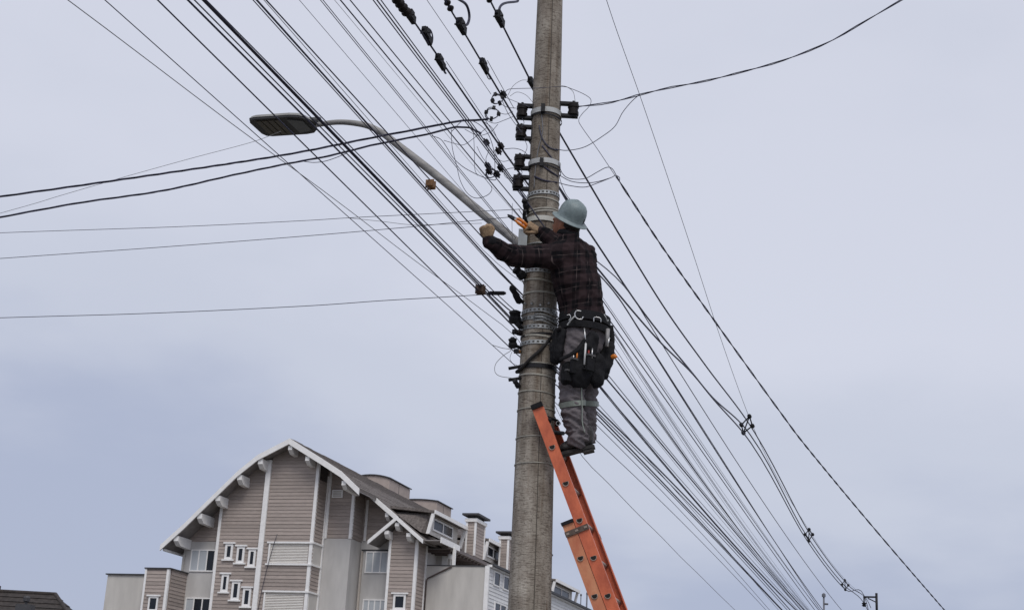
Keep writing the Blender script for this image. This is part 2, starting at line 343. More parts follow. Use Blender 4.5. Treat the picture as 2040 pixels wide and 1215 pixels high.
def clip_u(u0, u1, w, drop=0.22):
    """part of [u0,u1] whose roof underside is above w"""
    us = np.linspace(u0, u1, 160); ok = [x for x in us if roofz(x) - drop >= w]
    return (min(ok), max(ok)) if ok else None
PLK = 0.207
planks = 0
def siding_front(name, u0, u1, v, wlo, whi, m=SID, clip=True, th=0.03, holes=(), depth=0.25, zero=0.0):
    """a wall panel facing the street: backing plus one lapped plank per course"""
    global planks
    us = np.linspace(u0, u1, 24); top = [min(whi, roofz(x) - 0.2) if clip else whi for x in us]
    vv = [(x, v, zero) for x in us] + [(x, v, t) for x, t in zip(us, top)]; k = len(us)
    vv += [(a, b + depth, c) for a, b, c in vv]; fs = []
    for i in range(k - 1):
        fs += [(i, i + 1, k + i + 1, k + i), (2 * k + i, 3 * k + i, 3 * k + i + 1, 2 * k + i + 1), (k + i, k + i + 1, 3 * k + i + 1, 3 * k + i)]
    fs += [(0, k, 3 * k, 2 * k), (k - 1, 3 * k - 1, 4 * k - 1, 2 * k - 1)]
    w_ = pyd(name, vv, fs, m, house)
    w = wlo
    while w < whi - 0.05:
        t = min(w + PLK, whi); c0 = clip_u(u0, u1, w) if clip else (u0, u1); c1 = clip_u(u0, u1, t) if clip else (u0, u1)
        if c0 is None: break
        if c1 is None: c1 = ((c0[0] + c0[1]) / 2,) * 2
        spans = [(c0[0], c0[1], c1[0], c1[1])]
        for (h0, h1, g0, g1) in holes:
            if t > g0 + .02 and w < g1 - .02:
                ns = []
                for (a, b, c, d) in spans:
                    if h0 > a + .03: ns.append((a, min(b, h0), c, min(d, h0)))
                    if h1 < b - .03: ns.append((max(a, h1), b, max(c, h1), d))
                    if h0 <= a + .03 and h1 >= b - .03: pass
                spans = ns
        for (a, b, c, d) in spans:
            j = rng.uniform(-.004, .004)
            pyd('plank', [(a, v - th + j, w + .012), (b, v - th + j, w + .012), (d, v - 0.006, t + .0), (c, v - 0.006, t), (a, v - .001, w + .012), (b, v - .001, w + .012)],
                [(0, 1, 2, 3), (0, 4, 5, 1), (0, 3, 4), (1, 5, 2)], m, w_); planks += 1
        w = t
    return w_
def siding_side(name, u, v0, v1, wlo, whi, m=SID, th=0.03, zero=0.0, depth=0.2, slope=None):
    """a panel facing right, along the street"""
    global planks
    w_ = box(name, (u - depth, v0, zero), (u, v1, whi), m, house)
    w = wlo
    while w < whi - 0.05:
        t = min(w + PLK, whi)
        pyd('plank', [(u + th, v0, w + .012), (u + th, v1, w + .012), (u + 0.006, v1, t), (u + 0.006, v0, t), (u + .001, v0, w + .012), (u + .001, v1, w + .012)],
            [(0, 1, 2, 3), (0, 4, 5, 1), (0, 3, 4), (1, 5, 2)], m, w_); planks += 1
        w = t
    return w_
def wallbox(name, lo, hi, m): return box(name, lo, hi, m, house)
def trim(u, v, w0, w1, wd=0.2, th=0.06, name='corner_trim'): return box(name, (u - wd / 2, v - th, w0), (u + wd / 2, v + 0.10, w1), WHITE, house)
def window(u0, u1, w0, w1, v, pane=GLASS, fr=0.07, mull=0, sill=True, lint=True, over=0.13, paneb=None):
    bm = bmesh.new()
    for lo, hi in (((u0, v - .07, w0), (u0 + fr, v + .02, w1)), ((u1 - fr, v - .07, w0), (u1, v + .02, w1)),
                   ((u0 + fr, v - .068, w0), (u1 - fr, v + .02, w0 + fr)), ((u0 + fr, v - .068, w1 - fr), (u1 - fr, v + .02, w1))): bbox(bm, lo, hi)
    for k in range(mull):
        x = u0 + (u1 - u0) * (k + 1) / (mull + 1); bbox(bm, (x - .035, v - .066, w0 + fr), (x + .035, v + .02, w1 - fr))
    wn = from_bm('window', bm, WHITE, house)
    for k in range(mull + 1):
        a = u0 + (u1 - u0) * k / (mull + 1) + (fr if k == 0 else .035); b = u0 + (u1 - u0) * (k + 1) / (mull + 1) - (fr if k == mull else .035)
        pm = paneb[k] if paneb else pane
        box('pane', (a + .001, v - .035, w0 + fr + .001), (b - .001, v - .01, w1 - fr - .001), pm, wn)
    if sill: box('sill', (u0 - over, v - .13, w0 - .09), (u1 + over, v + .02, w0 - .002), WHITE, wn)
    if lint: box('lintel', (u0 - over, v - .12, w1 + .002), (u1 + over, v + .02, w1 + .09), WHITE, wn)
    return wn
# left grey part
siding_front('gable_siding', -5.78, -3.36, 0.5, 13.40, 16.6, zero=13.36)
wallbox('rendered_wall', (-5.78, 0.5, 0), (-3.36, 6.0, 13.36), STUC)
window(-5.27, -3.66, 11.62, 12.90, 0.5, mull=2, sill=False, lint=False, paneb=[CURT, CURT, GLASS]); window(-5.27, -3.62, 8.9, 10.12, 0.5, mull=2, sill=False, lint=False, paneb=[CURT, GLASS, GLASS])
# bay with the six little windows
small = [(-2.80, -2.30, 12.28, 13.17), (-2.03, -1.53, 12.08, 13.02), (-1.27, -0.80, 11.88, 12.86), (-2.82, -2.36, 10.42, 11.42), (-2.11, -1.59, 9.98, 11.02), (-1.36, -0.84, 9.62, 10.66)]
siding_front('bay_siding', -3.34, -0.30, 0.0, 8.9, 18.6, holes=[(a - .02, b + .02, c - .02, d + .02) for a, b, c, d in small])
for a, b, c, d in small: window(a, b, c, d, 0.0, fr=0.13)
trim(-3.34, 0.0, 8.5, roofz(-3.34) - .3, 0.17); trim(-0.44, -0.02, 8.5, roofz(-0.44) - .3, 0.30, 0.26, 'broad_trim')
# projecting bay with roller blinds
siding_front('bay_siding', -0.28, 2.66, -0.15, 8.9, 19.0, holes=[(0.0, 2.66, 12.0, 13.28), (0.0, 2.66, 8.0, 10.52)])
siding_side('bay_side', 2.76, -0.12, 1.2, 10.5, 16.9, zero=0.0)
for w0, w1 in ((12.06, 13.20), (9.0, 10.44)):
    bm = bmesh.new(); k = int((w1 - w0) / 0.085)
    for i in range(k):
        z0 = w0 + (w1 - w0) * i / k; z1 = w0 + (w1 - w0) * (i + 1) / k
        q = [(0.16, -.13, z0), (2.52, -.13, z0), (2.52, -.175, z0 + (z1 - z0) * .45), (0.16, -.175, z0 + (z1 - z0) * .45), (2.52, -.135, z1), (0.16, -.135, z1)]
        vv = [bm.verts.new(p) for p in q]; bm.faces.new((vv[0], vv[1], vv[2], vv[3])); bm.faces.new((vv[3], vv[2], vv[4], vv[5]))
    bl = from_bm('roller_blind', bm, BLIND, house)
    box('blind_jamb', (0.06, -.24, w0), (0.155, -.1, w1), WHITE, bl)
    box('side_panel', (2.765, -.05, w0), (2.80, 1.05, w1), STUC2, bl)
for w in (13.24, 12.0, 10.48):
    box('band_trim', (-0.05, -.27, w - .05), (2.86, -.12, w + .05), WHITE, house); box('band_trim', (2.765, -.119, w - .05), (2.86, 1.15, w + .05), WHITE, house)
trim(2.68, -0.15, 8.5, roofz(2.68) - .3, 0.19); box('corner_trim', (2.77, 1.02, 8.5), (2.85, 1.16, 17.3), WHITE, house)
# middle part
siding_front('wall_siding', 2.70, 4.46, 1.2, 13.74, 17.9, zero=13.70); wallbox('rendered_wall', (2.70, 1.2, 0), (4.50, 6.0, 13.70), STUC)
siding_side('wall_side', 4.50, 1.22, 2.7, 13.74, 16.8, zero=13.71)
trim(2.90, 1.2, 13.7, roofz(2.9) - .3, 0.16); trim(4.44, 1.2, 13.7, roofz(4.44) - .3, 0.17)
box('air_vent', (3.09, 1.12, 16.06), (3.76, 1.2, 16.52), WHITE, house)
for k in range(4): box('vent_slat', (3.17, 1.10, 16.13 + k * .09), (3.68, 1.119, 16.18 + k * .09), STUC2, house)
# right part behind, with window, and the small gabled bay
siding_front('wall_siding', 4.52, 8.3, 2.7, 13.84, 16.8, zero=13.80); wallbox('rendered_wall', (4.52, 2.7, 0), (8.3, 6.0, 13.80), STUC)
trim(4.72, 2.7, 13.8, 16.2, 0.15); box('ledge', (4.6, 2.6, 13.24), (6.7, 2.7, 13.30), CAPM, house); box('drainpipe', (4.60, 2.58, 0), (4.70, 2.69, 13.2), mat('cream_pipe', (0.5, 0.45, 0.4)), house)
window(4.88, 6.3, 11.95, 13.2, 2.7, mull=2, sill=False, lint=False, pane=CURT); window(4.93, 6.4, 9.0, 10.46, 2.7, mull=3, sill=False, lint=False, pane=CURT)
def gz(u): return 14.83 - abs(u - 7.34) * 0.80
us = [6.72, 7.34, 8.38]
gw = siding_front('bay_siding', 6.72, 8.38, 1.7, 8.9, 13.84, clip=False, holes=[(7.15, 8.0, 9.72, 10.72)])
for k in range(4):
    w = 13.84 + k * PLK; hw = lambda z: ((14.62 - z) / 0.8)
    a, b = max(6.72, 7.34 - hw(w)), min(8.38, 7.34 + hw(w)); c, d = max(6.72, 7.34 - hw(w + PLK)), min(8.38, 7.34 + hw(w + PLK))
    if b - a < .1: break
    pyd('plank', [(a, 1.67, w + .012), (b, 1.67, w + .012), (d, 1.694, w + PLK), (c, 1.694, w + PLK), (a, 1.8, w + .012), (b, 1.8, w + .012), (d, 1.8, w + PLK), (c, 1.8, w + PLK)],
        [(0, 1, 2, 3), (0, 4, 5, 1), (0, 3, 7, 4), (1, 5, 6, 2), (3, 2, 6, 7)], SID, gw)
window(7.2, 7.95, 9.8, 10.66, 1.7, fr=0.12)
trim(6.76, 1.7, 8.5, 13.8, 0.15); trim(8.38, 1.7, 8.5, 13.75, 0.17)
siding_side('bay_side', 8.40, 1.8, 3.2, 8.9, 13.7)
box('corner_trim', (8.41, 3.06, 8.5), (8.49, 3.19, 13.6), WHITE, house)
GP = [(5.68, 13.55), (7.34, 14.93), (9.03, 13.62)]
v, f = slab('', GP, 0.95, 4.2, 0.12, None); gr = pyd('porch_roof', v, f, SHING, house)
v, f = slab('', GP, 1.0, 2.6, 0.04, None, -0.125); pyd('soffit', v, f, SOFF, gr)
for (u0, w0), (u1, w1) in zip(GP, GP[1:]):
    vv = [(u0, .86, w0 + .02), (u1, .86, w1 + .02), (u1, .86, w1 - .22), (u0, .86, w0 - .22)]; vv += [(a, .94, c) for a, _, c in vv]
    pyd('rake_board', vv, [(0, 1, 2, 3), (7, 6, 5, 4), (0, 4, 5, 1), (1, 5, 6, 2), (2, 6, 7, 3), (3, 7, 4, 0)], WHITE, gr)
for u in (6.75, 7.36, 8.1):
    pr = [(.97, gz(u) - .22), (1.66, gz(u) - .22), (1.66, gz(u) - .65), (1.2, gz(u) - .62), (.97, gz(u) - .42)]
    v = [(u - .13, a, b) for a, b in pr] + [(u + .13, a, b) for a, b in pr]
    pyd('purlin_end', v, [tuple(range(5)), tuple(range(9, 4, -1))] + [(i, i + 5, (i + 1) % 5 + 5, (i + 1) % 5) for i in range(5)], WHITE, gr)
# side eave with rafters, gutter, terrace and the long wing
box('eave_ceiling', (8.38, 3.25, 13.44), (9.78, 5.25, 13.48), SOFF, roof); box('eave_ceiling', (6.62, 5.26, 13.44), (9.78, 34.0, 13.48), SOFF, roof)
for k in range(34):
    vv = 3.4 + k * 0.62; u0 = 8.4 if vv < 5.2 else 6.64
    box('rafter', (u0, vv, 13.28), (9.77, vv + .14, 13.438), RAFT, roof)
box('gutter', (9.80, 2.6, 13.43), (9.95, HEND, 13.60), mat('brown_gutter', (0.13, 0.10, 0.09), 0.5), roof)
box('eave_fascia', (9.96, 1.2, 13.50), (10.02, 4.4, 13.82), WHITE, roof); box('eave_board', (8.95, 1.2, 13.60), (9.955, 2.72, 13.66), SOFF, roof)
wallbox('terrace_wall', (8.3, 5.0, 12.3), (9.35, 5.2, 13.43), STUC2); wallbox('terrace_wall', (8.2, 3.2, 12.3), (8.36, 5.0, 13.6), STUC); wallbox('terrace_wall', (6.4, 5.3, 12.3), (6.6, 34.0, 13.43), STUC)
wallbox('terrace_door', (8.75, 4.94, 12.4), (9.1, 4.99, 13.3), WHITE)
box('terrace_post', (9.98, 3.3, 12.47), (10.14, 3.46, 13.58), WHITE, house)
wallbox('wing_wall', (8.42, 3.2, 0), (12.22, 3.5, 12.48), STUC2); wallbox('wing_wall', (8.42, 3.5, 0), (12.0, 34, 12.38), STUC2)
o = box('coping', (8.5, 3.15, 12.482), (12.26, 3.45, 12.53), CAPM, house)
tube('drainpipe', [(10.05, 3.14, 12.45), (9.9, 3.13, 12.38), (8.62, 3.13, 11.75), (8.55, 3.13, 11.6), (8.55, 3.13, 9.0)], 0.045, RAFT, house)
siding_side('wing_siding', 12.22, 3.5, 34, 8.9, 12.46, SIDW, zero=0)
box('corner_trim', (12.06, 3.12, 8.5), (12.30, 3.26, 12.5), WHITE, house); box('wing_fascia', (12.1, 3.3, 12.47), (12.42, 34, 12.60), WHITE, house); box('wing_gutter', (12.43, 3.3, 12.52), (12.55, 34, 12.66), CAPM, house)
def side_window(u, v0, v1, w0, w1, n=1, fr=.08, name='window'):
    bm = bmesh.new()
    for lo, hi in (((u - .02, v0, w0), (u + .07, v0 + fr, w1)), ((u - .02, v1 - fr, w0), (u + .07, v1, w1)), ((u - .02, v0 + fr, w0), (u + .068, v1 - fr, w0 + fr)), ((u - .02, v0 + fr, w1 - fr), (u + .068, v1 - fr, w1))): bbox(bm, lo, hi)
    for k in range(1, n): x = v0 + (v1 - v0) * k / n; bbox(bm, (u - .02, x - .06, w0 + fr), (u + .066, x + .06, w1 - fr))
    wn = from_bm(name, bm, WHITE, house)
    for k in range(n):
        a = v0 + (v1 - v0) * k / n + (fr if k == 0 else .06); b = v0 + (v1 - v0) * (k + 1) / n - (fr if k == n - 1 else .06)
        box('pane', (u + .01, a + .001, w0 + fr + .001), (u + .035, b - .001, w1 - fr - .001), GLASS, wn)
for v0 in (4.2, 6.0, 8.0, 10.0): side_window(12.23, v0, v0 + 1.15, 11.55, 12.4)
for v0 in (4.6, 8.2): side_window(12.23, v0, v0 + 2.2, 9.2, 10.7, 2)
# heater unit (no lamp) standing on the terrace
tube('terrace_heater', [(9.55, 4.2, 12.4), (9.55, 4.2, 13.0), (9.55, 4.2, 13.02), (9.55, 4.2, 13.3)], [0.05, 0.05, 0.16, 0.2], WHITE, house, 10)
# dormers
for v0, v1, wb in ((2.2, 7.1, 14.16), (12.3, 16.4, 14.16), (20.3, 24.4, 14.16), (28.3, 34.2, 13.75)):
    uf = 8.85; wt = wb + 1.15
    q = [(uf, v0, wb), (uf, v0, wt), (6.7, v0, roofz(6.7) - .06), (7.8, v0, roofz(7.8) - .12)]; q += [(a, v1, c) for a, _, c in q]
    fl = [(uf - .02, v0, wb - .05), (uf - .02, v0, wt), (6.7, v0, roofz(6.7) + .02), (7.2, max(v0 - 1.7, 1.6), roofz(7.2) + .01), (uf - .3, v0 - .5, roofz(uf - .3) + .01)]
    pyd('dormer_flare', fl, [(0, 1, 4), (1, 2, 3), (1, 3, 4)], SHING, house)
    dm = pyd('dormer', q, [(0, 1, 2, 3), (7, 6, 5, 4), (0, 4, 5, 1), (1, 5, 6, 2), (2, 6, 7, 3), (3, 7, 4, 0)], STUC2, house)
    q = [(uf + .45, v0 - .45, wt - .03), (uf + .45, v0 - .45, wt + .12), (6.55, v0 - .45, wt + .40), (6.55, v0 - .45, wt + .24)]; q += [(a, v1 + .45, c) for a, _, c in q]
    pyd('dormer_roof', q, [(0, 1, 2, 3), (7, 6, 5, 4), (0, 4, 5, 1), (1, 5, 6, 2), (2, 6, 7, 3), (3, 7, 4, 0)], SHING, dm)
    box('dormer_fascia', (uf + .451, v0 - .5, wt - .08), (uf + .53, v1 + .5, wt + .13), WHITE, dm)
    # raking white cheek boards
    for vv in (v0 - .42, v1 + .28):
        q = [(uf + .45, vv, wt - .03), (uf + .25, vv, wt - .03), (uf - .02, vv, wb - .05), (uf + .18, vv, wb - .05)]; q += [(a, vv + .12, c) for a, _, c in q]
        pyd('cheek_board', q, [(0, 1, 2, 3), (7, 6, 5, 4), (0, 4, 5, 1), (1, 5, 6, 2), (2, 6, 7, 3), (3, 7, 4, 0)], WHITE, dm)
    side_window(uf, v0 + .5, v1 - 1.0, wb + .28, wt - .15, 2, .1, 'dormer_window')
# chimneys
for v0 in (7.5, 14.2, 22.0):
    ch = box('chimney', (9.28, v0, 13.66), (9.82, v0 + 1.75, 15.75), SID, house)
    for k in range(11):
        w = 13.70 + k * .187
        for q in ([(9.26, v0 - .03, w), (9.84, v0 - .03, w), (9.84, v0 - .006, w + .2), (9.26, v0 - .006, w + .2)], [(9.85, v0, w), (9.85, v0 + 1.75, w), (9.826, v0 + 1.75, w + .2), (9.826, v0, w + .2)]):
            s_ = np.array([0, .03, 0]) if q[0][1] < v0 else np.array([-.03, 0, 0])
            pyd('plank', q + [tuple(np.array(q[0]) + s_), tuple(np.array(q[1]) + s_)], [(0, 1, 2, 3), (0, 4, 5, 1)], SID, ch)
    for (a, b) in ((9.24, v0 - .05), (9.78, v0 - .05), (9.78, v0 + 1.68)): box('corner_trim', (a, b, 13.72), (a + .11, b + .12, 15.75), WHITE, ch)
    box('chimney_band', (9.17, v0 - .12, 15.752), (9.95, v0 + 1.88, 15.95), WHITE, ch); box('chimney_neck', (9.3, v0 + .03, 15.952), (9.8, v0 + 1.7, 16.12), CAPM, ch)
    box('chimney_cap', (9.03, v0 - .28, 16.122), (10.09, v0 + 2.03, 16.24), CAPM, ch)
# plant rooms on the ridge
def plant(u0, u1, v0, v1, w0, wt, rise):
    us = np.linspace(u0, u1, 9); tp = [wt + rise * (1 - ((x - (u0 + u1) / 2) / ((u1 - u0) / 2)) ** 2) for x in us]
    v = [(x, v0, w0) for x in us] + [(x, v0, t) for x, t in zip(us, tp)]; v += [(a, v1, c) for a, _, c in v]; k = 9; fs = []
    for i in range(k - 1): fs += [(i, i + 1, k + i + 1, k + i), (2 * k + i, 3 * k + i, 3 * k + i + 1, 2 * k + i + 1), (k + i, 3 * k + i, 3 * k + i + 1, k + i + 1)]
    fs += [(0, k, 3 * k, 2 * k), (k - 1, 3 * k - 1, 4 * k - 1, 2 * k - 1)]
    p = pyd('plant_room', v, fs, PENT, house)
    v, f = slab('', [(x * 1.0 + (x - (u0 + u1) / 2) * .06, t) for x, t in zip(us, tp)], v0 - .1, v1 + .15, .07, None, .075); pyd('plant_room_roof', v, f, CAPM, p)
    for q in (v0 + (v1 - v0) * .45,): box('panel_joint', (u1 - .01, q, w0), (u1 + .012, q + .04, wt), CAPM, p)
plant(-1.2, 1.6, 13.3, 17.1, 17.6, 19.60, .24); plant(-2.2, 1.3, 23.4, 26.5, 17.6, 19.92, .14)
# annex at the far left
siding_front('tower_siding', -6.92, -5.42, -1.5, 8.9, 11.48, clip=False, holes=[(-6.5, -5.85, 9.0, 9.98)]); siding_side('tower_side', -5.40, -1.25, 0.5, 8.9, 11.48)
window(-6.5, -5.88, 9.1, 9.92, -1.5, fr=.1); trim(-5.46, -1.5, 8.5, 11.5, .16); trim(-6.9, -1.5, 8.5, 11.5, .12)
box('tower_coping', (-7.0, -1.6, 11.482), (-5.3, 0.5, 11.55), CAPM, house)
wallbox('annex_wall', (-10.05, -0.5, 0), (-6.93, 5, 11.24), STUC2); box('annex_coping', (-10.15, -.6, 11.242), (-7.0, 5, 11.31), CAPM, house)
box('downpipe', (-5.76, .36, 0), (-5.66, .48, 12.6), STUC2, house); tube('gutter', [(-6.3, -.9, 12.66), (-6.3, 4, 12.66)], .08, WHITE, roof)
# masts
for i, (x, y0, y1, lb) in enumerate(((1155, 1186, 1225, 'slender grey mast rising behind the house, nearer the concrete pole'), (1167, 1183, 1225, 'thicker grey mast just left of the orange ladder'))):
    a, b = at(x + 1, y1, 118), at(x, y0, 118); t_ = thing('antenna_mast', lb, 'mast', (a[0], a[1], 0))
    tube('mast_tube', [(0, 0, 0), (0, 0, b[2])], 0.045 if i == 0 else .07, FARM, t_, 6); tube('finial', [(0, 0, b[2]), (0, 0, b[2] + .15)], .08, FARM, t_, 6)
# thin whip on the blind bay
a = HP0
tube('wall_cable', [(0.55, -.30, 13.7), (0.42, -.30, 13.2), (0.15, -.30, 11.9), (-.05, -.30, 10.6), (-.2, -.30, 9.0)], .018, CABLE, house, 5)

# ------------------------------------------------------------------ dark tiled roof far left
TILE = mat('dark_roof_tile', (0.040, 0.033, 0.030), 0.9, 0.4, 5, 0.5, 20)
Y2 = 62.0
r0, r1, e1 = at(-260, 1184, Y2 + 4), at(110, 1184, Y2 + 4), at(215, 1262, Y2)
th = thing('tiled_house', 'dark tiled hip roof of a low house at the lower left corner', 'house', (r1[0], r1[1], 0))
rz = r1[2]; ez = rz - 3.2; xl = -9.0
def tile_plane(name, a, b, c, d, n):
    a, b, c, d = map(np.array, (a, b, c, d)); nn = np.cross(b - a, d - a); nn = nn / np.linalg.norm(nn); nn = nn if nn[2] > 0 else -nn
    pc = []
    for i in range(n):
        t0, t1 = i / n, (i + 1.1) / n
        p, q = a + (d - a) * t0, b + (c - b) * t0; r, s = b + (c - b) * min(t1, 1), a + (d - a) * min(t1, 1)
        pc.append(([p + nn * .01, q + nn * .01, r + nn * .05, s + nn * .05, r, s], [(0, 1, 2, 3), (3, 2, 4, 5), (0, 3, 5), (1, 4, 2)]))
    v, f = merge(pc); o = pyd(name, v, f, TILE, th); return o
tile_plane('roof_front', (xl, 0, rz), (0, 0, rz), (3.6, -4, ez), (xl - 3.6, -4, ez), 14)
tile_plane('roof_hip', (0, 0, rz), (0, .01, rz), (3.6, 4, ez), (3.6, -4, ez), 14)
tile_plane('roof_back', (0, 0.01, rz), (xl, 0.01, rz), (xl - 3.6, 4, ez), (3.6, 4, ez), 14)
tube('ridge_tiles', [(xl, 0, rz + .02), (0, 0, rz + .02)], .09, TILE, th, 8); tube('hip_tiles', [(0, 0, rz + .03), (3.6, -4, ez + .03)], .09, TILE, th, 8)
box('wall', (xl - 3.2, -3.6, 0), (3.2, 3.6, ez + .1), STUC2, th)
box('ridge_vent', (xl + 2.0 - .3, -.3, rz), (-2.55, .3, rz + .28), CAPM, th)
p = at(52, 1201, Y2 - 1.5) - np.array([r1[0], r1[1], 0])
box('flue_base', (p[0] - .32, p[1] - .3, p[2] - 3), (p[0] + .30, p[1] + .3, p[2] - .06), CAPM, th); tube('flue', [(p[0], p[1], p[2] - .1), (p[0], p[1], p[2] + .08)], .06, CAPM, th, 8)
lathe('flue_cowl', [(.05, .04), (.13, .08), (.14, .22), (.10, .28), (.02, .3)], p, (0, 0, 1), CAPM, th)

# ------------------------------------------------------------------ concrete pole with its bands
pole = thing('concrete_pole', 'tall weathered round concrete utility pole in the middle', 'utility pole', (pole_x(0), 9.3, 0))
zs = np.linspace(0, 11, 56); v, f = [], []; n = 40
for z in zs:
    for k in range(n):
        t = 2 * math.pi * k / n; r = pole_r(z)
        v.append((pole_x(z) - pole_x(0) + r * math.cos(t), r * math.sin(t), z))
for i in range(len(zs) - 1):
    for k in range(n): a, b = i * n + k, i * n + (k + 1) % n; f.append((a, b, b + n, a + n))
f.append(tuple(range((len(zs) - 1) * n, len(zs) * n)))
pyd('shaft', v, f, CONC, pole, True)
def pz(y): return at(1085 - (y - 420) * .045, y, 9.3 - 0.11)[2]
def loc(z): return np.array([pole_x(z) - pole_x(0), 0, z])
# mould seam: a fine raised line down the shaft, facing the camera right of the middle
sa = math.radians(-80)
tube('mould_seam', [loc(z) + np.array([math.cos(sa) * (pole_r(z) + .0), math.sin(sa) * (pole_r(z) + .0), 0]) for z in np.linspace(0.2, 10.5, 50)], 0.0028, mat('seam_dark', (0.07, 0.06, 0.05), .9), pole, 5)
def band(z, h=.02, out=.004, m=STEEL, name='band', holes=0, tilt=0.0, th=.003):
    c = loc(z); r = pole_r(z) + out; nseg = holes * 2 if holes else 36; v, f = [], []
    rows = [-.5, -.2, .2, .5] if holes else [-.5, .5]
    for q in rows:
        for k in range(nseg):
            t = 2 * math.pi * k / nseg
            for rr in (r, r - th): v.append(c + np.array([rr * math.cos(t), rr * math.sin(t), q * h + tilt * math.cos(t) * r]))
    R = nseg * 2
    for i in range(len(rows) - 1):
        for k in range(nseg):
            hole = holes and i == 1 and k % 2 == 0
            a = i * R + 2 * k; b = i * R + 2 * ((k + 1) % nseg)
            if not hole: f += [(a, b, b + R, a + R), (a + 1, a + 1 + R, b + 1 + R, b + 1)]
    for k in range(nseg):
        a, b = 2 * k, 2 * ((k + 1) % nseg); o = (len(rows) - 1) * R; f += [(a, a + 1, b + 1, b), (a + o, b + o, b + 1 + o, a + 1 + o)]
    return pyd(name, v, f, m, pole)
for y, til in ((382, .05), (538, -.05), (617, .04), (633, -.03), (650, .02), (681, .03)): band(pz(y), .026, .006, STEEL, 'perforated_band', 26, til)
for y, h, til in ((414, .010, .1), (393, .008, -.06), (419, .012, .12), (520, .009, -.08), (557, .012, -.1), (581, .012, .02), (664, .012, .1), (668, .012, -.05), (746, .010, -.06), (779, .007, -.05), (812, .006, .02), (868, .006, .03), (921, .006, .02), (724, .018, .0)):
    band(pz(y), h, .005, STRAPW if y != 664 else DSTEEL, 'strap', 0, til)
band(pz(434), .034, .008, mat('pale_band', (0.52, 0.52, 0.48), .7), 'pale_band'); band(pz(728), .03, .008, DSTEEL, 'dark_band')
for y in (217, 319):
    band(pz(y), .036, .009, mat('grey_collar', (0.42, 0.43, 0.43), .6, .15, 20), 'collar'); band(pz(y + 10), .012, .012, DSTEEL, 'collar_wire', 0, -.12)
z = pz(217); bx = loc(z); box('collar_bolt', tuple(bx + np.array([-.04, -pole_r(z) - .028, -.03])), tuple(bx + np.array([-.012, -pole_r(z) - .003, .03])), DSTEEL, pole)
z = pz(322); bx = loc(z); box('collar_bolt', tuple(bx + np.array([-.036, -pole_r(z) - .025, -.04])), tuple(bx + np.array([-.010, -pole_r(z) - .003, .02])), DSTEEL, pole)
for k in range(5):
    z = pz(607) + .012 * math.sin(k * 2.1); t = math.radians(-60 - 25 * k + 20); c = loc(z) + np.array([math.cos(t), math.sin(t), 0]) * (pole_r(z) + .008); lathe('band_nut', [(.008, 0), (.008, .014), (.005, .018)], c, (math.cos(t), math.sin(t), 0), STEEL, pole, 6)
# bright wrapped conductor bulge at the right of the lower bands
pc = at(1110, 640, 9.24)
for k in range(4):
    zz = pc[2] - .03 + k * .022; P = [np.array([pole_x(zz) - pole_x(0) + (pole_r(zz) + .012 + .012 * math.sin(t * 2 + k)) * math.cos(t), (pole_r(zz) + .012) * math.sin(t), zz + .01 * math.sin(3 * t)]) for t in np.linspace(-1.9, .9, 16)]
    tube('tie_wire', P, .005, STEEL, pole, 5)
# step pins and thin service wires running down the shaft
for x0, y0, x1, y1 in ((1013, 734, 1040, 729), (1013, 757, 1038, 753), (1112, 725, 1085, 722)):
    a, b = at(x0, y0, 9.25), at(x1, y1, 9.25); tube('step_pin', [a - np.array([pole_x(0), 9.3, 0]), b - np.array([pole_x(0), 9.3, 0])], .011 if x0 < 1100 else .009, DSTEEL if x0 < 1100 else STRAPW, pole, 8)
def on_shaft(pts, r, m, name):
    P = []
    for x, y in pts:
        # nearest point of the shaft's near face on that bearing
        q = at(x, y, 9.3); zz = q[2]; R = pole_r(zz) + r * 1.1; dx = np.clip(q[0] - pole_x(zz), -R * .98, R * .98); Yq = 9.3 - math.sqrt(max(R * R - dx * dx, 0)); P.append(at(x, y, Yq) - np.array([pole_x(0), 9.3, 0]))
    tube(name, spline(P, 5), r, m, pole, 5)
on_shaft([(1079, 228), (1081, 262), (1072, 300), (1066, 345), (1064, 375)], .004, CABLE_L, 'earth_wire')
on_shaft([(1074, 250), (1080, 275), (1092, 292), (1104, 298), (1112, 299)], .005, CABLE_G, 'jumper')
on_shaft([(1080, 290), (1097, 312), (1110, 330)], .005, CABLE_G, 'jumper'); on_shaft([(1078, 328), (1097, 342), (1112, 352)], .006, CABLE, 'jumper'); on_shaft([(1065, 352), (1085, 360), (1110, 364)], .006, CABLE, 'jumper')

# ------------------------------------------------------------------ spool insulators on the pole
def spool(px, py, py2, lab, right=False):
    z = at(px, (py + py2) / 2, 9.3)[2]; s = 1 if right else -1
    c = at(px, (py + py2) / 2, 9.28); hh = (at(px, py, 9.28)[2] - at(px, py2, 9.28)[2]) / 2
    t_ = thing('spool_insulator', lab, 'insulator', (c[0], c[1], c[2] - hh), group='spool insulators on the pole')
    o = np.array([0, 0, hh]); R = .039
    pr = [(R * .7, -hh * .93), (R, -hh * .85), (R, -hh * .35), (R * .88, -hh * .22), (R * .88, hh * .22), (R, hh * .35), (R, hh * .85), (R * .7, hh * .93)]
    lathe('spool', pr, o, (0, 0, 1), PORC, t_, 16, False)
    tube('pin', [(0, 0, -.016), (0, 0, 2 * hh + .024)], .009, DSTEEL, t_, 8)
    xe = (pole_x(z) + s * (pole_r(z) - .02)) - c[0]
    for q in (0, 2 * hh): box('bracket_arm', (min(s * .034, xe), -.02, q - .010), (max(s * .034, xe), .02, q + .010), DSTEEL, t_)
    box('bracket_back', (xe - (.02 if s < 0 else -.008), -.02, .011), (xe - (.008 if s < 0 else -.02), .02, 2 * hh - .011), DSTEEL, t_)
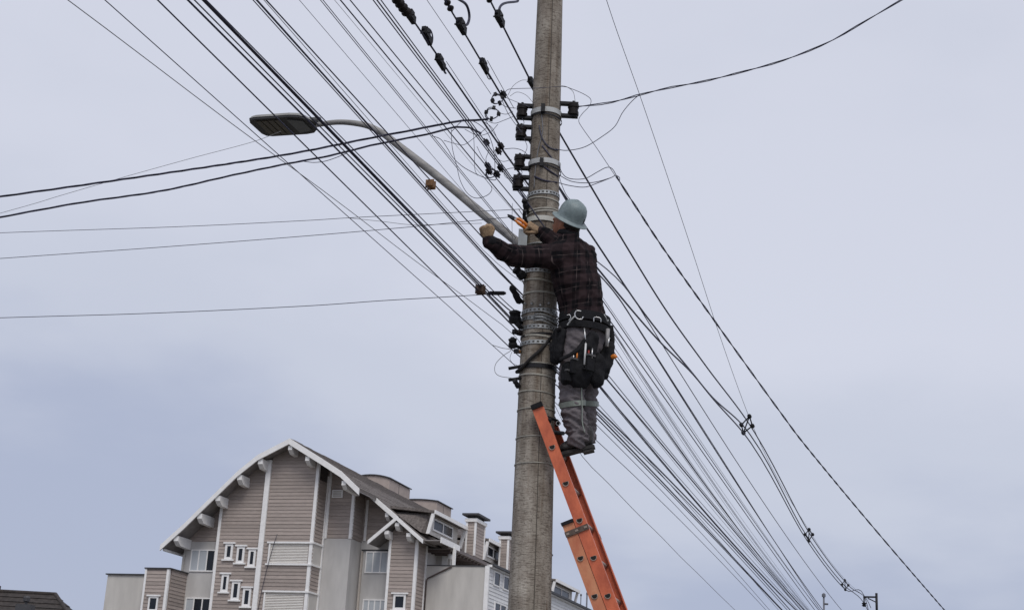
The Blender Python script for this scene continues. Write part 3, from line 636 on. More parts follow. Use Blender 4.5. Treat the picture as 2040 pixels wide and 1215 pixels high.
spool(1040, 211, 235, 'topmost dark spool insulator on the left of the pole'); spool(1038, 253, 276, 'second dark spool insulator from the top, left of the pole')
spool(1035, 312, 335, 'third dark spool insulator from the top, left of the pole'); spool(1032, 353, 376, 'lowest dark spool insulator, just above the worker')
spool(1142, 208, 232, 'lone dark spool insulator on the right of the pole', True)

# ------------------------------------------------------------------ street lamp
LAZ = math.radians(-72)
PL = [onplane(x, y, POLE + D * -.02, LAZ) for x, y in ((1046, 494), (1020, 474), (960, 425), (910, 383), (860, 342), (800, 295), (765, 268), (735, 252), (700, 245), (668, 244), (632, 249))]
lamp = thing('street_lamp', 'street lamp on a long bent arm with a flat dark head', 'street lamp', PL[0])
b0 = np.array(PL[0]); P = spline(np.array(PL) - b0, 6); tube('arm', P, np.interp(np.linspace(0, 1, len(P)), [0, .45, .7, 1], [.031, .029, .022, .018]), LAMPARM, lamp, 16)
z = PL[0][2]; v, f = obox_data(np.array([pole_x(z) - pole_r(z) - .022, 9.235, z + .035]) - b0, np.eye(3), (.030, .035, .058)); bkt = pyd('mounting_box', v, f, mat('pale_grey_box', (0.33, 0.36, 0.375), .5, .12, 10), lamp)
for dz in (-.05, .05):
    zz = z + .045 + dz; ring_ = [np.array([pole_x(zz) + (pole_r(zz) + .006) * math.cos(t), 9.3 + (pole_r(zz) + .006) * math.sin(t), zz]) - b0 for t in np.linspace(0, 2 * math.pi, 25)]; tube('clamp_band', ring_, .006, STEEL, lamp, 6)
# head: local frame a (outwards along the arm), c (across, along the street), up
hc = onplane(566, 249, POLE, LAZ); a_ = np.array([math.sin(LAZ), math.cos(LAZ), 0.02]); a_ /= np.linalg.norm(a_); c_ = D; u_ = np.cross(a_, c_); u_ = u_ if u_[2] > 0 else -u_
outl = [(-.24, .055), (-.225, .10), (-.185, .145), (-.12, .16), (.17, .16), (.215, .145), (.235, .10), (.235, -.10), (.215, -.145), (.17, -.16), (-.12, -.16), (-.185, -.145), (-.225, -.10), (-.24, -.055)]
def plate(name, ol, z0, z1, m, parent, sc1=1.0):
    v = [hc - b0 + a_ * p * 1.0 + c_ * q + u_ * z0 for p, q in ol] + [hc - b0 + a_ * p * sc1 + c_ * q * sc1 + u_ * z1 for p, q in ol]; n = len(ol)
    return pyd(name, v, [tuple(range(n))[::-1], tuple(range(n, 2 * n))] + [(i, (i + 1) % n, (i + 1) % n + n, i + n) for i in range(n)], m, parent)
LH = mat('lamp_housing', (0.24, 0.24, 0.23), .6, .2, 12)
hd = plate('lamp_head', outl, 0, .022, LH, lamp, .93); plate('lamp_underside', [(p * .985, q * .97) for p, q in outl], -.014, -.001, mat('lamp_dark', (0.026, 0.025, 0.025), .45, .2, 10), hd)
LED = mat('led_modules', (0.085, 0.07, 0.045), .35, .35, 60)
for k in range(4):
    p0 = -.02 + k * .05; plate('led_module', [(p0, .12), (p0 + .04, .12), (p0 + .04, -.12), (p0, -.12)], -.020, -.0145, LED, hd)
plate('driver_cover', [(-.19, .08), (-.08, .115), (-.08, -.115), (-.19, -.08)], -.021, -.0145, mat('driver_grey', (0.14, 0.145, 0.145), .5), hd)
for p0, p1 in ((-.15, -.06), (-.02, .06)): plate('heat_fin', [(p0, .08), (p1, .08), (p1, -.08), (p0, -.08)], .0225, .040, LH, hd)
plate('photocell', [(-.10, .02), (-.06, .02), (-.06, -.02), (-.10, -.02)], .0405, .062, PLASTIC, hd)
v, f = tube_data([hc - b0 - a_ * .20 + u_ * .012, hc - b0 - a_ * .29 + u_ * .010], .032, 12); pyd('neck', v, f, mat('neck_dark', (0.05, 0.05, 0.05), .5), hd)

# ------------------------------------------------------------------ next pole down the street
q0 = onplane(1746, 1185, POLE + NR * .1, AZ); NP = np.array([q0[0], q0[1], 0])
np_ = thing('distant_pole', 'distant utility pole with rectangular bracket at the lower right', 'utility pole', NP)
zt = q0[2]
lathe('shaft', [(.19, 0), (.11, zt - .62)], (0, 0, 0), (0, 0, 1), CONC, np_, 14); tube('post', [(0, 0, zt - .9), (0, 0, zt + .06)], .035, DSTEEL, np_, 8)
for h, ln in ((-.05, .36), (-.44, .30)):
    v, f = obox_data(np.array([0, 0, zt + h]) - NR * ln / 2, (NR, D, (0, 0, 1)), (ln / 2, .02, .022)); pyd('bracket_arm', v, f, DSTEEL, np_)
v, f = obox_data(np.array([0, 0, zt - .14]) - NR * .12, (NR + np.array([0, 0, -.5]), D, (0, 0, 1)), (.13, .015, .015)); pyd('brace', v, f, DSTEEL, np_)
tube('drop_rod', [np.array([0, 0, zt - .05]) - NR * .34, np.array([0, 0, zt - .30]) - NR * .34], .02, DSTEEL, np_); lathe('bracket_insulator', [(.03, 0), (.07, .03), (.04, .05), (.07, .09), (.03, .12)], np.array([0, 0, zt - .32]) - NR * .34, (0, 0, 1), PLASTIC, np_)
lathe('transformer', [(.13, -.9), (.17, -.86), (.17, -.48), (.12, -.44)], np.array([0, 0, zt]) + NR * .28, (0, 0, 1), PLASTIC, np_)
a, b = at(1641, 1183, 70), at(1643, 1230, 70); t_ = thing('far_mast', 'thin far mast with small cross piece under the cables', 'mast', (a[0], a[1], 0))
tube('mast_tube', [(0, 0, 0), (0, 0, a[2])], .045, FARM, t_); lathe('mast_cap', [(.09, -.12), (.09, 0), (.03, .06)], (0, 0, a[2]), (0, 0, 1), FARM, t_); tube('cross_piece', [(0, 0, a[2] - .45), (.2, 0, a[2] - .45)], .05, FARM, t_)

# ------------------------------------------------------------------ cables running along the street
SEND = 41.0; RF = 1.3
def sz(off, pts):
    P0 = POLE + NR * off; o = []
    for x, y in pts:
        P = onplane(x, y, P0, AZ); o.append(((P - P0).dot(D), P[2]))
    return np.array(o)
def street_cable(name, lab, dmm, off, left, right, m=CABLE, group=None, zend=None, cat='cable', start=-34.0, wob=0.0, exact=False):
    K = []
    if left:
        a = sz(off, left); k = np.polyfit(a[:, 0], a[:, 1], 1); sl = np.clip(k[0], -.05, .05)
        s0 = min(-5.5, a[:, 0].min() - .3) if start < -6 else start
        for s in np.linspace(s0, a[:, 0].max(), 14): K.append((s, np.polyval(k, s)))
        if start < -6: zl = np.polyval(k, s0); K = [(start, zl + .15), (start * .7, zl - .25 + sl * -4), (start * .4, zl - .2 + sl * -3)] + K
    if right:
        b = sz(off, right); ze = zend if zend is not None else b[-1, 1] + .25 + .012 * (SEND - b[-1, 0])
        bb = np.vstack([b, [(SEND, ze)]]); deg = 3 if len(bb) > 3 else 2
        k2 = np.polyfit(bb[:, 0], bb[:, 1], deg, w=[1.0] * len(b) + [.6]); s1 = b[0, 0]
        if exact: K += [tuple(q) for q in bb]
        else:
            for s in np.r_[np.linspace(s1, 12, 14), np.linspace(13.5, SEND, 18)]: K.append((s, np.polyval(k2, s)))
        if not left: sl = np.polyval(np.polyder(k2), s1 + .5); K += [(s, np.polyval(k2, s1) + sl * (s - s1)) for s in (0.05, s1 * .5)]
    K = np.array(sorted(K)); S = np.unique(np.r_[np.linspace(K[0, 0], -8, 12) if K[0, 0] < -8 else K[0, 0], np.linspace(max(-8, K[0, 0]), min(14, K[-1, 0]), 70), np.linspace(14, K[-1, 0], 24) if K[-1, 0] > 14 else K[-1, 0]])
    # smooth interpolation of height against chainage
    d_ = np.gradient(K[:, 1], K[:, 0]); i = np.clip(np.searchsorted(K[:, 0], S) - 1, 0, len(K) - 2); h = K[i + 1, 0] - K[i, 0]; t = (S - K[i, 0]) / h
    Z = (2 * t ** 3 - 3 * t ** 2 + 1) * K[i, 1] + (t ** 3 - 2 * t ** 2 + t) * h * d_[i] + (-2 * t ** 3 + 3 * t ** 2) * K[i + 1, 1] + (t ** 3 - t ** 2) * h * d_[i + 1]
    ph = rng.uniform(0, 6); P0 = POLE + NR * off
    P = [P0 + D * s + NR * wob * math.sin(s * 2.3 + ph) + np.array([0, 0, zz + wob * math.sin(s * 3.1 + ph * 2)]) for s, zz in zip(S, Z)]
    o = tube(name, P, dmm / 2000 * np.interp(S, [-1, 3, 20], [0.88, RF, RF * 1.1]), m, None, 6); tag(o, lab, cat, group); return o
TC = 'communication_cable'
def lbl(k, extra): return f'{extra}, {k} cable from the left along the top edge'
street_cable(TC, 'hair-thin grey cable leaving the top edge furthest left', 4.0, -.25, [(143, 0), (541, 309), (815, 515), (1019, 658)], [(1165, 915), (1300, 1052), (1465, 1215)], CABLE_L, wob=.002)
street_cable(TC, 'thin dark cable leaving the top edge second from the left', 4.6, -.25, [(209, 0), (554, 309), (788, 515), (980, 687)], [(1180, 867), (1210, 900), (1440, 1122), (1508, 1195)], CABLE_G)
street_cable(TC, 'single black cable passing over the lamp head, third from the left at the top', 7.5, -.25, [(313, 0), (549, 232), (1013, 690)], [(1180, 822), (1257, 905), (1440, 1090), (1557, 1215)])
bun = 'tight bundle of cables crossing the lamp neck'
bl = 'black cable in the tight bundle crossing the neck of the street lamp'
street_cable(TC, 'broad black cable, leftmost of the bundle crossing the street lamp neck', 10.5, -.25, [(374, 0), (554, 180), (654, 282), (855, 480), (957, 584)], [(1180, 815), (1257, 895), (1400, 1045), (1545, 1200)], group=bun)
street_cable(TC, 'thin black cable, second from left in the bundle crossing the lamp neck', 7, -.24, [(385, 0), (567, 180), (664, 280), (866, 480), (957, 576)], [(1182, 812), (1270, 900), (1420, 1052), (1560, 1205)], group=bun)
street_cable(TC, 'heavy dark cable in the middle of the bundle crossing the lamp neck', 11, -.23, [(405, 0), (578, 180), (668, 275), (872, 480), (958, 572)], [(1184, 806), (1274, 898), (1425, 1050), (1572, 1212)], group=bun)
street_cable(TC, 'black cable pressed against the heavy one in the lamp neck bundle', 9, -.22, [(408, 0), (582, 180), (671, 275), (875, 480), (960, 568)], [(1187, 756), (1244, 830), (1301, 898), (1440, 1058), (1580, 1208)], group=bun)
street_cable(TC, 'thin black cable, rightmost of the bundle crossing the lamp neck', 6.5, -.21, [(415, 0), (587, 180), (676, 275), (882, 480), (966, 560)], [(1190, 764), (1244, 834), (1305, 906), (1445, 1066), (1585, 1215)], group=bun)
street_cable(TC, 'thick black cable crossing the bend of the lamp arm', 11, -.2, [(509, 0), (645, 149), (726, 240), (772, 290), (971, 515)], [(1207, 753), (1331, 900), (1440, 1030), (1596, 1215)])
street_cable(TC, 'thinner black cable hugging the left of the thick one at the lamp bend', 6, -.21, [(500, 2), (590, 95), (642, 150), (722, 242), (766, 289), (966, 515)], [(1210, 745), (1279, 830), (1335, 898), (1600, 1213)], CABLE_G)
street_cable(TC, 'black cable carrying the upper brown clamp under the lamp arm', 8, -.2, [(537, 0), (774, 269), (849, 362), (962, 475), (1028, 540)], [(1227, 714), (1296, 817), (1358, 900), (1602, 1214)])
street_cable(TC, 'faint grey cable beside the one with the upper brown clamp', 4, -.19, [(527, 0), (740, 246), (850, 375), (950, 482)], [(1224, 690), (1292, 800), (1362, 898), (1604, 1215)], CABLE_L)
street_cable(TC, 'very thin cable crossing open sky right of the lamp, ending behind the arm', 3.2, -.2, [(595, 0), (700, 121), (815, 256), (867, 315), (928, 389)], [(1222, 672), (1289, 772), (1370, 897), (1600, 1209)], CABLE_G)
tw = 'grey cable of the close pair running above the lamp arm'
street_cable(TC, 'left one of the close pair of grey cables above the lamp arm', 5, -.2, [(635, 0), (774, 164), (843, 251), (872, 288), (1030, 483)], [(1222, 664), (1289, 765), (1375, 897), (1603, 1207)], CABLE_G, group='close pair of grey cables above the lamp arm')
street_cable(TC, 'right one of the close pair of grey cables above the lamp arm', 5, -.18, [(641, 0), (777, 163), (846, 250), (1030, 478)], [(1222, 660), (1292, 765), (1378, 898), (1606, 1208)], CABLE_G, group='close pair of grey cables above the lamp arm')
street_cable(TC, 'black cable directly right of the close grey pair', 8.5, -.2, [(677, 0), (783, 127), (885, 249), (960, 344), (1019, 412)], [(1215, 635), (1300, 765), (1400, 898), (1622, 1213)])
street_cable(TC, 'ghost-thin wire beside the black cable right of the grey pair', 2.8, -.2, [(666, 0), (776, 132), (880, 256)], [(1218, 655), (1296, 773), (1386, 901), (1612, 1212)], CABLE_L)
street_cable(TC, 'medium black cable left of the triple power bundle', 7.5, -.2, [(697, 0), (812, 140), (896, 244), (953, 310), (1035, 412)], [(1205, 602), (1310, 765), (1407, 898), (1624, 1205)])
tri = 'black conductor of the triple bundle leading to the lower spool insulators'; tg = 'triple bundle to the lower spool insulators'
street_cable('power_cable', 'left conductor of the triple bundle leading to the lower spool insulators', 8, -.22, [(740, 0), (858, 148), (928, 242), (1000, 340), (1044, 398)], [(1237, 600), (1353, 778), (1429, 900), (1635, 1215)], group=tg)
street_cable('power_cable', 'middle conductor of the triple bundle leading to the lower spool insulators', 10, -.2, [(748, 0), (862, 145), (931, 240), (1002, 338), (1046, 395)], [(1240, 605), (1353, 782), (1432, 908), (1638, 1213)], CABLE_G, group=tg)
street_cable('power_cable', 'right conductor of the triple bundle leading to the lower spool insulators', 8, -.18, [(757, 0), (866, 143), (934, 238), (1004, 335), (1048, 392)], [(1264, 600), (1333, 704), (1454, 900), (1642, 1171)], CABLE_G, group=tg)
ex = [(1195, 770), (1290, 880), (1440, 1050), (1590, 1215)], [(1183, 795), (1300, 925), (1530, 1190)], [(1215, 700), (1340, 880), (1598, 1214)], [(1232, 640), (1345, 800), (1440, 945), (1630, 1214)], [(1180, 838), (1280, 938), (1525, 1205)], [(1200, 742), (1310, 880), (1592, 1210)], [(1226, 705), (1420, 985), (1608, 1214)]
for pts_, dm_, m_, lab_ in zip(ex, (5, 4, 4, 3.6, 4.5, 3.5, 5), (CABLE_G, CABLE, CABLE_L, CABLE_G, CABLE_G, CABLE_L, CABLE),
        ('grey cable emerging under the worker\'s holster toward the distant pole', 'thin black cable just below the paired cables leaving the worker\'s knees', 'pale thin cable leaving level with the orange tape handle',
         'fine grey cable between the triple conductors and the clamped cables at right', 'grey cable leaving near the worker\'s shins, second lowest of the fan', 'hair-thin pale cable leaving just under the pouch', 'black cable in the dense middle of the fan right of the worker')):
    street_cable(TC, lab_, dm_, -.2, None, pts_, m_)
# primaries on the far side of the pole, leading to the spaced trio
W6 = -.6
p1 = street_cable('power_cable', 'lowest of three thick cables fitted with clamps near the top', 15, W6, [(790, -8), (820, 37), (873, 118), (948, 215), (1000, 300)], [(1199, 545), (1244, 600), (1313, 679), (1382, 747), (1417, 790), (1481, 862), (1607, 1075), (1683, 1173), (1728, 1206)], zend=7.0, exact=True)
p2 = street_cable('power_cable', 'middle of three thick cables fitted with clamps near the top', 15, W6 - .02, [(896, 18), (920, 56), (967, 138), (1015, 217)], [(1199, 500), (1266, 600), (1382, 746), (1412, 783), (1479, 846), (1604, 1062), (1680, 1163), (1722, 1202)], zend=7.1, exact=True)
p3 = street_cable('power_cable', 'topmost of three thick cables, passing behind the pole above the brackets', 15, W6 + .05, [(975, 0), (995, 37), (1061, 170)], [(1117, 269), (1172, 363), (1251, 496), (1315, 600), (1402, 723), (1487, 836), (1614, 1064), (1690, 1165), (1732, 1203)], zend=7.25, exact=True)
for o, (x0, y0) in zip((p1, p2, p3), ((0, 0),) * 3): pass
ms = street_cable('messenger_wire', 'thin steel wire dropping from the top edge to the spaced trio of cables', 5, W6, None, [(1208, 0), (1278, 200), (1379, 500), (1429, 654), (1491, 827), (1610, 1053), (1684, 1154), (1722, 1187)], CABLE_G, zend=7.5, cat='wire', exact=True)
street_cable(TC, 'thin doubled cable tracking right of the lower clamped cable by the pole', 5, W6 + .04, [(887, 122), (952, 213), (1000, 292)], None, CABLE_G, start=-.60)
street_cable(TC, 'thin wire between the clamped cables reaching the coil of connectors', 4.5, -.4, [(850, 0), (915, 95), (978, 188)], None, CABLE_G)
street_cable(TC, 'thin cable parallel to the middle clamped cable close to the pole', 5, W6 + .02, [(975, 128), (1006, 185), (1024, 216)], None, CABLE_G, start=.28)
# spacers
def spacer(pts, lab, off=W6):
    ctr = np.mean([onplane(x, y, POLE + NR * off, AZ) for x, y in pts], axis=0)
    t_ = thing('cable_spacer', lab, 'spacer', ctr, group='spacers along the trio of cables')
    Q = [onplane(x, y, POLE + NR * off, math.radians(-72) if False else AZ) for x, y in pts]
    Q = []
    for x, y in pts:
        r = ray(x, y); Q.append(CAM + r * (D.dot(ctr - CAM) / D.dot(r)) - ctr)      # in the cross-section plane of the line
    sc_ = max(np.linalg.norm(q) for q in Q)
    for q in Q: lathe('clip', [(.02, -.05), (.034, -.03), (.034, .03), (.02, .05)], q, D, PLASTIC, t_, 8)
    for a, b in ((0, 1), (1, 2), (2, 3), (3, 0), (0, 2)): tube('rib', [Q[a], Q[b]], .011, PLASTIC, t_, 6)
spacer([(1493, 829), (1499, 848), (1481, 862), (1477, 846)], 'nearest diamond spacer holding the trio of cables')
spacer([(1612, 1054), (1619, 1064), (1611, 1077), (1604, 1064)], 'second diamond spacer along the trio of cables')
spacer([(1683, 1155), (1690, 1165), (1684, 1174), (1677, 1164)], 'third diamond spacer, close to the distant pole')
# clamps, insulators and jumpers on the three primaries
def ontrack(x, y, off): return onplane(x, y, POLE + NR * off, AZ)
def wedge(x0, y0, x1, y1, off, r, lab, m=PLASTIC):
    a, b = ontrack(x0, y0, off), ontrack(x1, y1, off); ax = b - a; ln = np.linalg.norm(ax); t_ = thing('dead_end_clamp', lab, 'clamp', a)
    u = ax / ln; s = np.cross(u, (0, 0, 1)); s /= np.linalg.norm(s); w = np.cross(s, u)
    v, f = obox_data(u * ln * .5, (u, s, w), (ln * .42, r * .55, r)); pyd('clamp_body', v, f, m, t_)
    v, f = obox_data(u * ln * .38 + w * r * .3, (u, s, w), (ln * .2, r * .75, r * 1.05)); pyd('clamp_jaw', v, f, DSTEEL, t_)
    tube('eye_bolt', [u * ln * .3 - s * r * 1.3, u * ln * .3 + s * r * 1.3], r * .22, DSTEEL, t_, 6); lathe('sleeve', [(r * .3, 0), (r * .5, ln * .08), (r * .5, ln * .9), (r * .3, ln)], (0, 0, 0), u, m, t_, 8)
    return t_
def poly_insulator(x0, y0, x1, y1, off, n, r, lab):
    a, b = ontrack(x0, y0, off), ontrack(x1, y1, off); ax = b - a; ln = np.linalg.norm(ax); t_ = thing('line_insulator', lab, 'insulator', a)
    pr = [(r * .35, 0)]
    for k in range(n): h = ln * (k + .5) / n; pr += [(r * .35, h - ln / n * .35), (r, h + ln / n * .05), (r * .95, h + ln / n * .12), (r * .35, h + ln / n * .18)]
    pr += [(r * .35, ln)]; lathe('sheds', pr, (0, 0, 0), ax, PORC, t_, 14, False); tube('core', [-ax * .08, ax * 1.08], r * .25, DSTEEL, t_, 6)
poly_insulator(780, -14, 812, 28, W6, 5, .034, 'ribbed dark insulator on the lowest clamped cable, cut by the top edge')
wedge(812, 24, 826, 44, W6, .026, 'small dark clamp below the ribbed insulator at the top edge')
wedge(842, 56, 859, 88, W6, .026, 'clamp with a small loop on the lowest clamped cable')
tag(tube('jumper_loop', spline([ontrack(x, y, W6) for x, y in ((846, 68), (848, 60), (853, 57), (859, 63), (862, 76), (860, 88), (855, 84))], 5), .005, CABLE, None, 6), 'small upright wire loop on the lowest clamped cable', 'wire')
wedge(869, 110, 886, 138, W6, .024, 'grey and black clamp on the lowest cable, nearest the pole')
tag(tube('clamp_tail', spline([ontrack(x, y, W6) for x, y in ((880, 132), (886, 142), (889, 147), (886, 146), (882, 138))], 4), .004, CABLE_G, None, 5), 'short curled wire tail under the lowest clamped cable', 'wire')
poly_insulator(888, 0, 900, 22, W6 - .02, 2, .026, 'pair of dark sheds on the middle clamped cable at the top edge')
wedge(911, 40, 927, 66, W6 - .02, .03, 'big wedge clamp on the middle cable with thick jumper')
tag(tube('jumper_cable', spline([ontrack(x, y, W6 - .02) for x, y in ((924, 50), (931, 49), (935, 36), (933, 20), (927, 8), (915, 0), (900, -10))], 6), .010, CABLE, None, 8), 'thick black jumper curling up from the middle wedge clamp', 'cable')
wedge(957, 118, 972, 146, W6 - .02, .024, 'grey and black clamp on the middle cable, lower down')
tag(tube('clamp_tail', spline([ontrack(x, y, W6 - .02) for x, y in ((968, 143), (974, 152), (977, 158), (973, 157), (969, 149))], 4), .004, CABLE_G, None, 5), 'short curled wire tail under the middle clamped cable', 'wire')
poly_insulator(968, -10, 977, 4, W6 + .05, 2, .024, 'dark shed on the topmost clamped cable at the top edge')
wedge(988, 24, 1003, 52, W6 + .05, .03, 'big wedge clamp on the topmost cable left of the pole')
tag(tube('jumper_cable', spline([ontrack(x, y, W6 + .05) for x, y in ((995, 30), (995, 18), (1000, 10), (1010, 6), (1028, 4), (1032, 1), (1032, -12))], 6), .010, CABLE, None, 8), 'thick black jumper bending right above the topmost wedge clamp', 'cable')
wedge(1053, 156, 1066, 178, W6 + .05, .024, 'dark clamp on the topmost cable touching the pole edge')

# brown distribution clamps and hardware on the comm cables
def block(x, y, off, half, lab, m, name, cat, ax=None, az=AZ):
    c = ontrack(x, y, off) if az == AZ else onplane(x, y, POLE + NR * off, az); t_ = thing(name, lab, cat, c)
    u = D if ax is None else np.asarray(ax, float); u = u / np.linalg.norm(u); s = np.cross(u, (0, 0, 1)); s /= np.linalg.norm(s); w = np.cross(s, u)
    bm = bmesh.new(); bbox(bm, (-half[0], -half[1], -half[2]), half, min(half) * .3); R3 = Matrix((u, s, w)).transposed()
    bmesh.ops.transform(bm, matrix=R3.to_4x4(), verts=bm.verts); from_bm('block_body', bm, m, t_)
    for q in (-.5, .5): v, f = obox_data(u * q * half[0], (u, s, w), (half[0] * .13, half[1] * 1.12, half[2] * 1.12)); pyd('block_rib', v, f, m, t_)
    return t_
block(858, 368, -.2, (.032, .022, .022), 'small brown cable clamp hanging below the lamp arm', BROWNP, 'cable_clamp', 'clamp')
block(957, 577, -.24, (.028, .026, .026), 'small brown cable clamp on the bundle near the pole', mat('dark_brown_plastic', (0.05, 0.026, 0.014), .6, .35, 60), 'cable_clamp', 'clamp')

# ------------------------------------------------------------------ twisted service drops
def twisted(name, lab, pts, r, strands, pitch, m=CABLE, lead=1.0, cat='cable', gap=None, k=10):
    P = spline(np.array(pts), k); seg = np.r_[0, np.cumsum(np.linalg.norm(np.diff(P, axis=0), axis=1))]
    S = np.arange(0, seg[-1], pitch / 7); Q = np.array([[np.interp(s, seg, P[:, i]) for i in range(3)] for s in S]); Q, T, U, V = frames(Q); pc = []
    ph = np.cumsum(np.r_[0, np.diff(S)] * 2 * math.pi / pitch * (1 + .3 * np.sin(S * 1.7)))
    for q in range(strands):
        g_ = r * (1.1 + (0 if gap is None else gap * np.maximum(0, np.sin(S * .55 + 2)) ** 2))
        a = ph + q * 2 * math.pi / strands; pc.append(tube_data(Q + (np.cos(a)[:, None] * U + np.sin(a)[:, None] * V) * np.broadcast_to(g_, a.shape)[:, None], r, 5))
    v, f = merge(pc); return tag(pyd(name, v, f, m, None, True), lab, cat)
SAZ = math.radians(-78)
OFFS = POLE + NR * -.22 + D * -.35
pl = lambda x, y, az=SAZ, P0=OFFS: onplane(x, y, P0, az)
twisted('service_cable', 'upper twisted black service cable sagging off to the left edge', [pl(x, y) for x, y in ((-700, 480), (-300, 433), (0, 392), (200, 364), (460, 326), (600, 303), (740, 275), (830, 258), (900, 244), (935, 240), (962, 240), (976, 236), (988, 228))], .0041, 3, .62)
twisted('service_cable', 'lower twisted black service cable sagging off to the left edge', [pl(x, y) for x, y in ((-700, 545), (-300, 488), (0, 433), (160, 404), (320, 381), (460, 350), (570, 327), (660, 310), (740, 290), (850, 268), (910, 253), (938, 255), (955, 263), (968, 278))], .0038, 3, .70, gap=.8)
def drop(name, lab, dmm, pts, m=CABLE_G, az=SAZ, P0=None, cat='cable'):
    return tag(tube(name, spline([pl(x, y, az, OFFS if P0 is None else P0) for x, y in pts], 8), dmm / 2000, m, None, 6), lab, cat)
drop('service_cable', 'loose strand hanging just under the lower twisted cable by the lamp', 5, ((606, 322), (625, 324), (645, 322), (665, 316), (690, 306)))
drop('service_cable', 'faint wire rising from the left edge to the lamp head', 3.2, ((-500, 560), (0, 425), (120, 390), (240, 355), (380, 316), (500, 284), (560, 262)), CABLE_L)
drop('service_cable', 'thin wire from the left edge, topmost of the three straight ones', 4, ((-600, 488), (0, 464), (350, 452), (600, 440), (697, 434), (815, 428), (1037, 417)))
drop('service_cable', 'short dipping strand leaving the topmost straight wire', 3.2, ((690, 434), (758, 441), (820, 448), (880, 447), (960, 445)), CABLE_L)
drop('service_cable', 'thin wire from the left edge, middle of the three straight ones', 4.4, ((-600, 558), (0, 515), (300, 494), (600, 471), (820, 452), (900, 444), (1012, 433)))
drop('service_cable', 'thin wire from the left edge, lowest and alone', 4.8, ((-600, 652), (0, 633), (300, 624), (600, 610), (760, 599), (880, 592), (1008, 584)))
a = pl(990, 584); o = lathe('wire_sleeve', [(.006, -.06), (.014, -.045), (.014, .045), (.006, .06)], (0, 0, 0), (1, -.1, .02), PLASTIC, None, 8); o.location = a; tag(o, 'short black sleeve on the lowest straight wire beside the pole', 'sleeve')
TAZ = math.radians(112); PR = POLE + np.array([.17, -.02, 0])
twisted('service_cable', 'twisted black service cable climbing to the upper right', [pl(x, y, TAZ, PR) for x, y in ((1150, 213), (1215, 205), (1272, 190), (1330, 176), (1400, 163), (1470, 146), (1560, 121), (1650, 85), (1720, 45), (1800, -2), (1900, -62), (2050, -160), (2400, -420))], .0034, 2, .60, gap=.6)
PS = POLE + np.array([.16, -.02, 0])
RAZ = math.radians(32)
twisted('service_cable', 'straight twisted service cable running to the lower right corner', [pl(x, y, RAZ, PS) for x, y in ((1228, 352), (1233, 360), (1270, 417), (1325, 500), (1427, 644), (1554, 820), (1615, 900), (1750, 1062), (1882, 1215), (1990, 1338))], .0042, 2, .42)
PZ = lambda pts, Yv: [at(x, y, Yv) for x, y in pts]
def loop(lab, pts, dmm, Yv, m=CABLE_G, name='jumper_wire'): return tag(tube(name, spline(PZ(pts, Yv), 7), dmm / 2000, m, None, 6), lab, 'wire')
loop('long wire loop sagging right of the pole below the climbing cable', ((1106, 297), (1130, 300), (1165, 293), (1200, 272), (1225, 252), (1240, 225), (1258, 203), (1274, 189)), 5.5, 9.22)
loop('thin wire arching over the right spool and down to the straight twisted cable', ((1004, 188), (1012, 179), (1030, 177), (1070, 176), (1120, 173), (1140, 178), (1165, 189), (1177, 199), (1174, 212), (1160, 227), (1153, 240), (1160, 255), (1190, 297), (1226, 351)), 4.2, 9.17)
loop('short wire hanging from the arch to the right spool', ((1118, 171), (1130, 174), (1142, 184), (1146, 203)), 3.5, 9.16, CABLE_L)
loop('upper of the three drooping jumpers right of the pole', ((1112, 322), (1120, 345), (1135, 356), (1165, 356), (1190, 343), (1208, 334), (1220, 337), (1231, 356)), 5.5, 9.24)
loop('middle of the three drooping jumpers right of the pole', ((1112, 348), (1140, 362), (1180, 364), (1215, 355), (1226, 350), (1234, 354), (1234, 362)), 5.5, 9.23)
loop('lowest of the three drooping jumpers right of the pole', ((1108, 363), (1135, 370), (1165, 373), (1190, 365), (1218, 354)), 5.5, 9.22)
loop('thin wire curling down through the worker\'s side of the pole', ((1112, 342), (1118, 365), (1128, 388), (1140, 402)), 4.5, 9.42)
loop('short thick stub of cable behind the helmet top', ((1108, 366), (1118, 383), (1130, 403)), 9, 9.45, CABLE)
LY = 9.05
for lab_, pts_, dm_, yy in (('kinked short wire beside the middle connectors', ((966, 283), (973, 300), (968, 318), (976, 333)), 4, 9.03), ('small hooked wire between connectors and third spool', ((985, 300), (992, 316), (1003, 322), (1020, 318)), 3.6, 9.08),
        ('wire running down from the upper coil toward the second spool', ((1000, 200), (1012, 226), (1030, 252), (1040, 264)), 4.5, 9.1), ('wire from the upper coil to the top bracket', ((1008, 195), (1030, 204), (1056, 214)), 3.6, 9.14), ('short slack wire between second and third spools', ((1044, 276), (1050, 292), (1046, 305), (1040, 312)), 4, 9.2),
        ('low arc of wire under the upper service cable end', ((926, 258), (952, 270), (976, 264), (992, 248)), 4, 9.0), ('link wire between the top two spools', ((1040, 236), (1044, 245), (1038, 254)), 4.5, 9.24), ('link wire between the two lower spools', ((1036, 336), (1040, 345), (1033, 354)), 4.5, 9.24),
        ('loose wire end curling left of the lowest spool', ((1024, 352), (1012, 356), (1004, 348), (1008, 340)), 3.4, 9.15), ('slack wire hugging the bundle above the lower connectors', ((950, 292), (964, 318), (985, 338), (1002, 344)), 4, 9.02)):
    loop(lab_, pts_, dm_, yy)
loop('outer loop of loose wire left of the spools', ((900, 262), (924, 240), (949, 245), (971, 265), (983, 297), (986, 331), (984, 348)), 5, LY)
loop('wire falling from the service cable to the lower connector', ((860, 271), (878, 278), (892, 297), (903, 315), (926, 335), (962, 353), (985, 359), (990, 352)), 5, LY - .02)
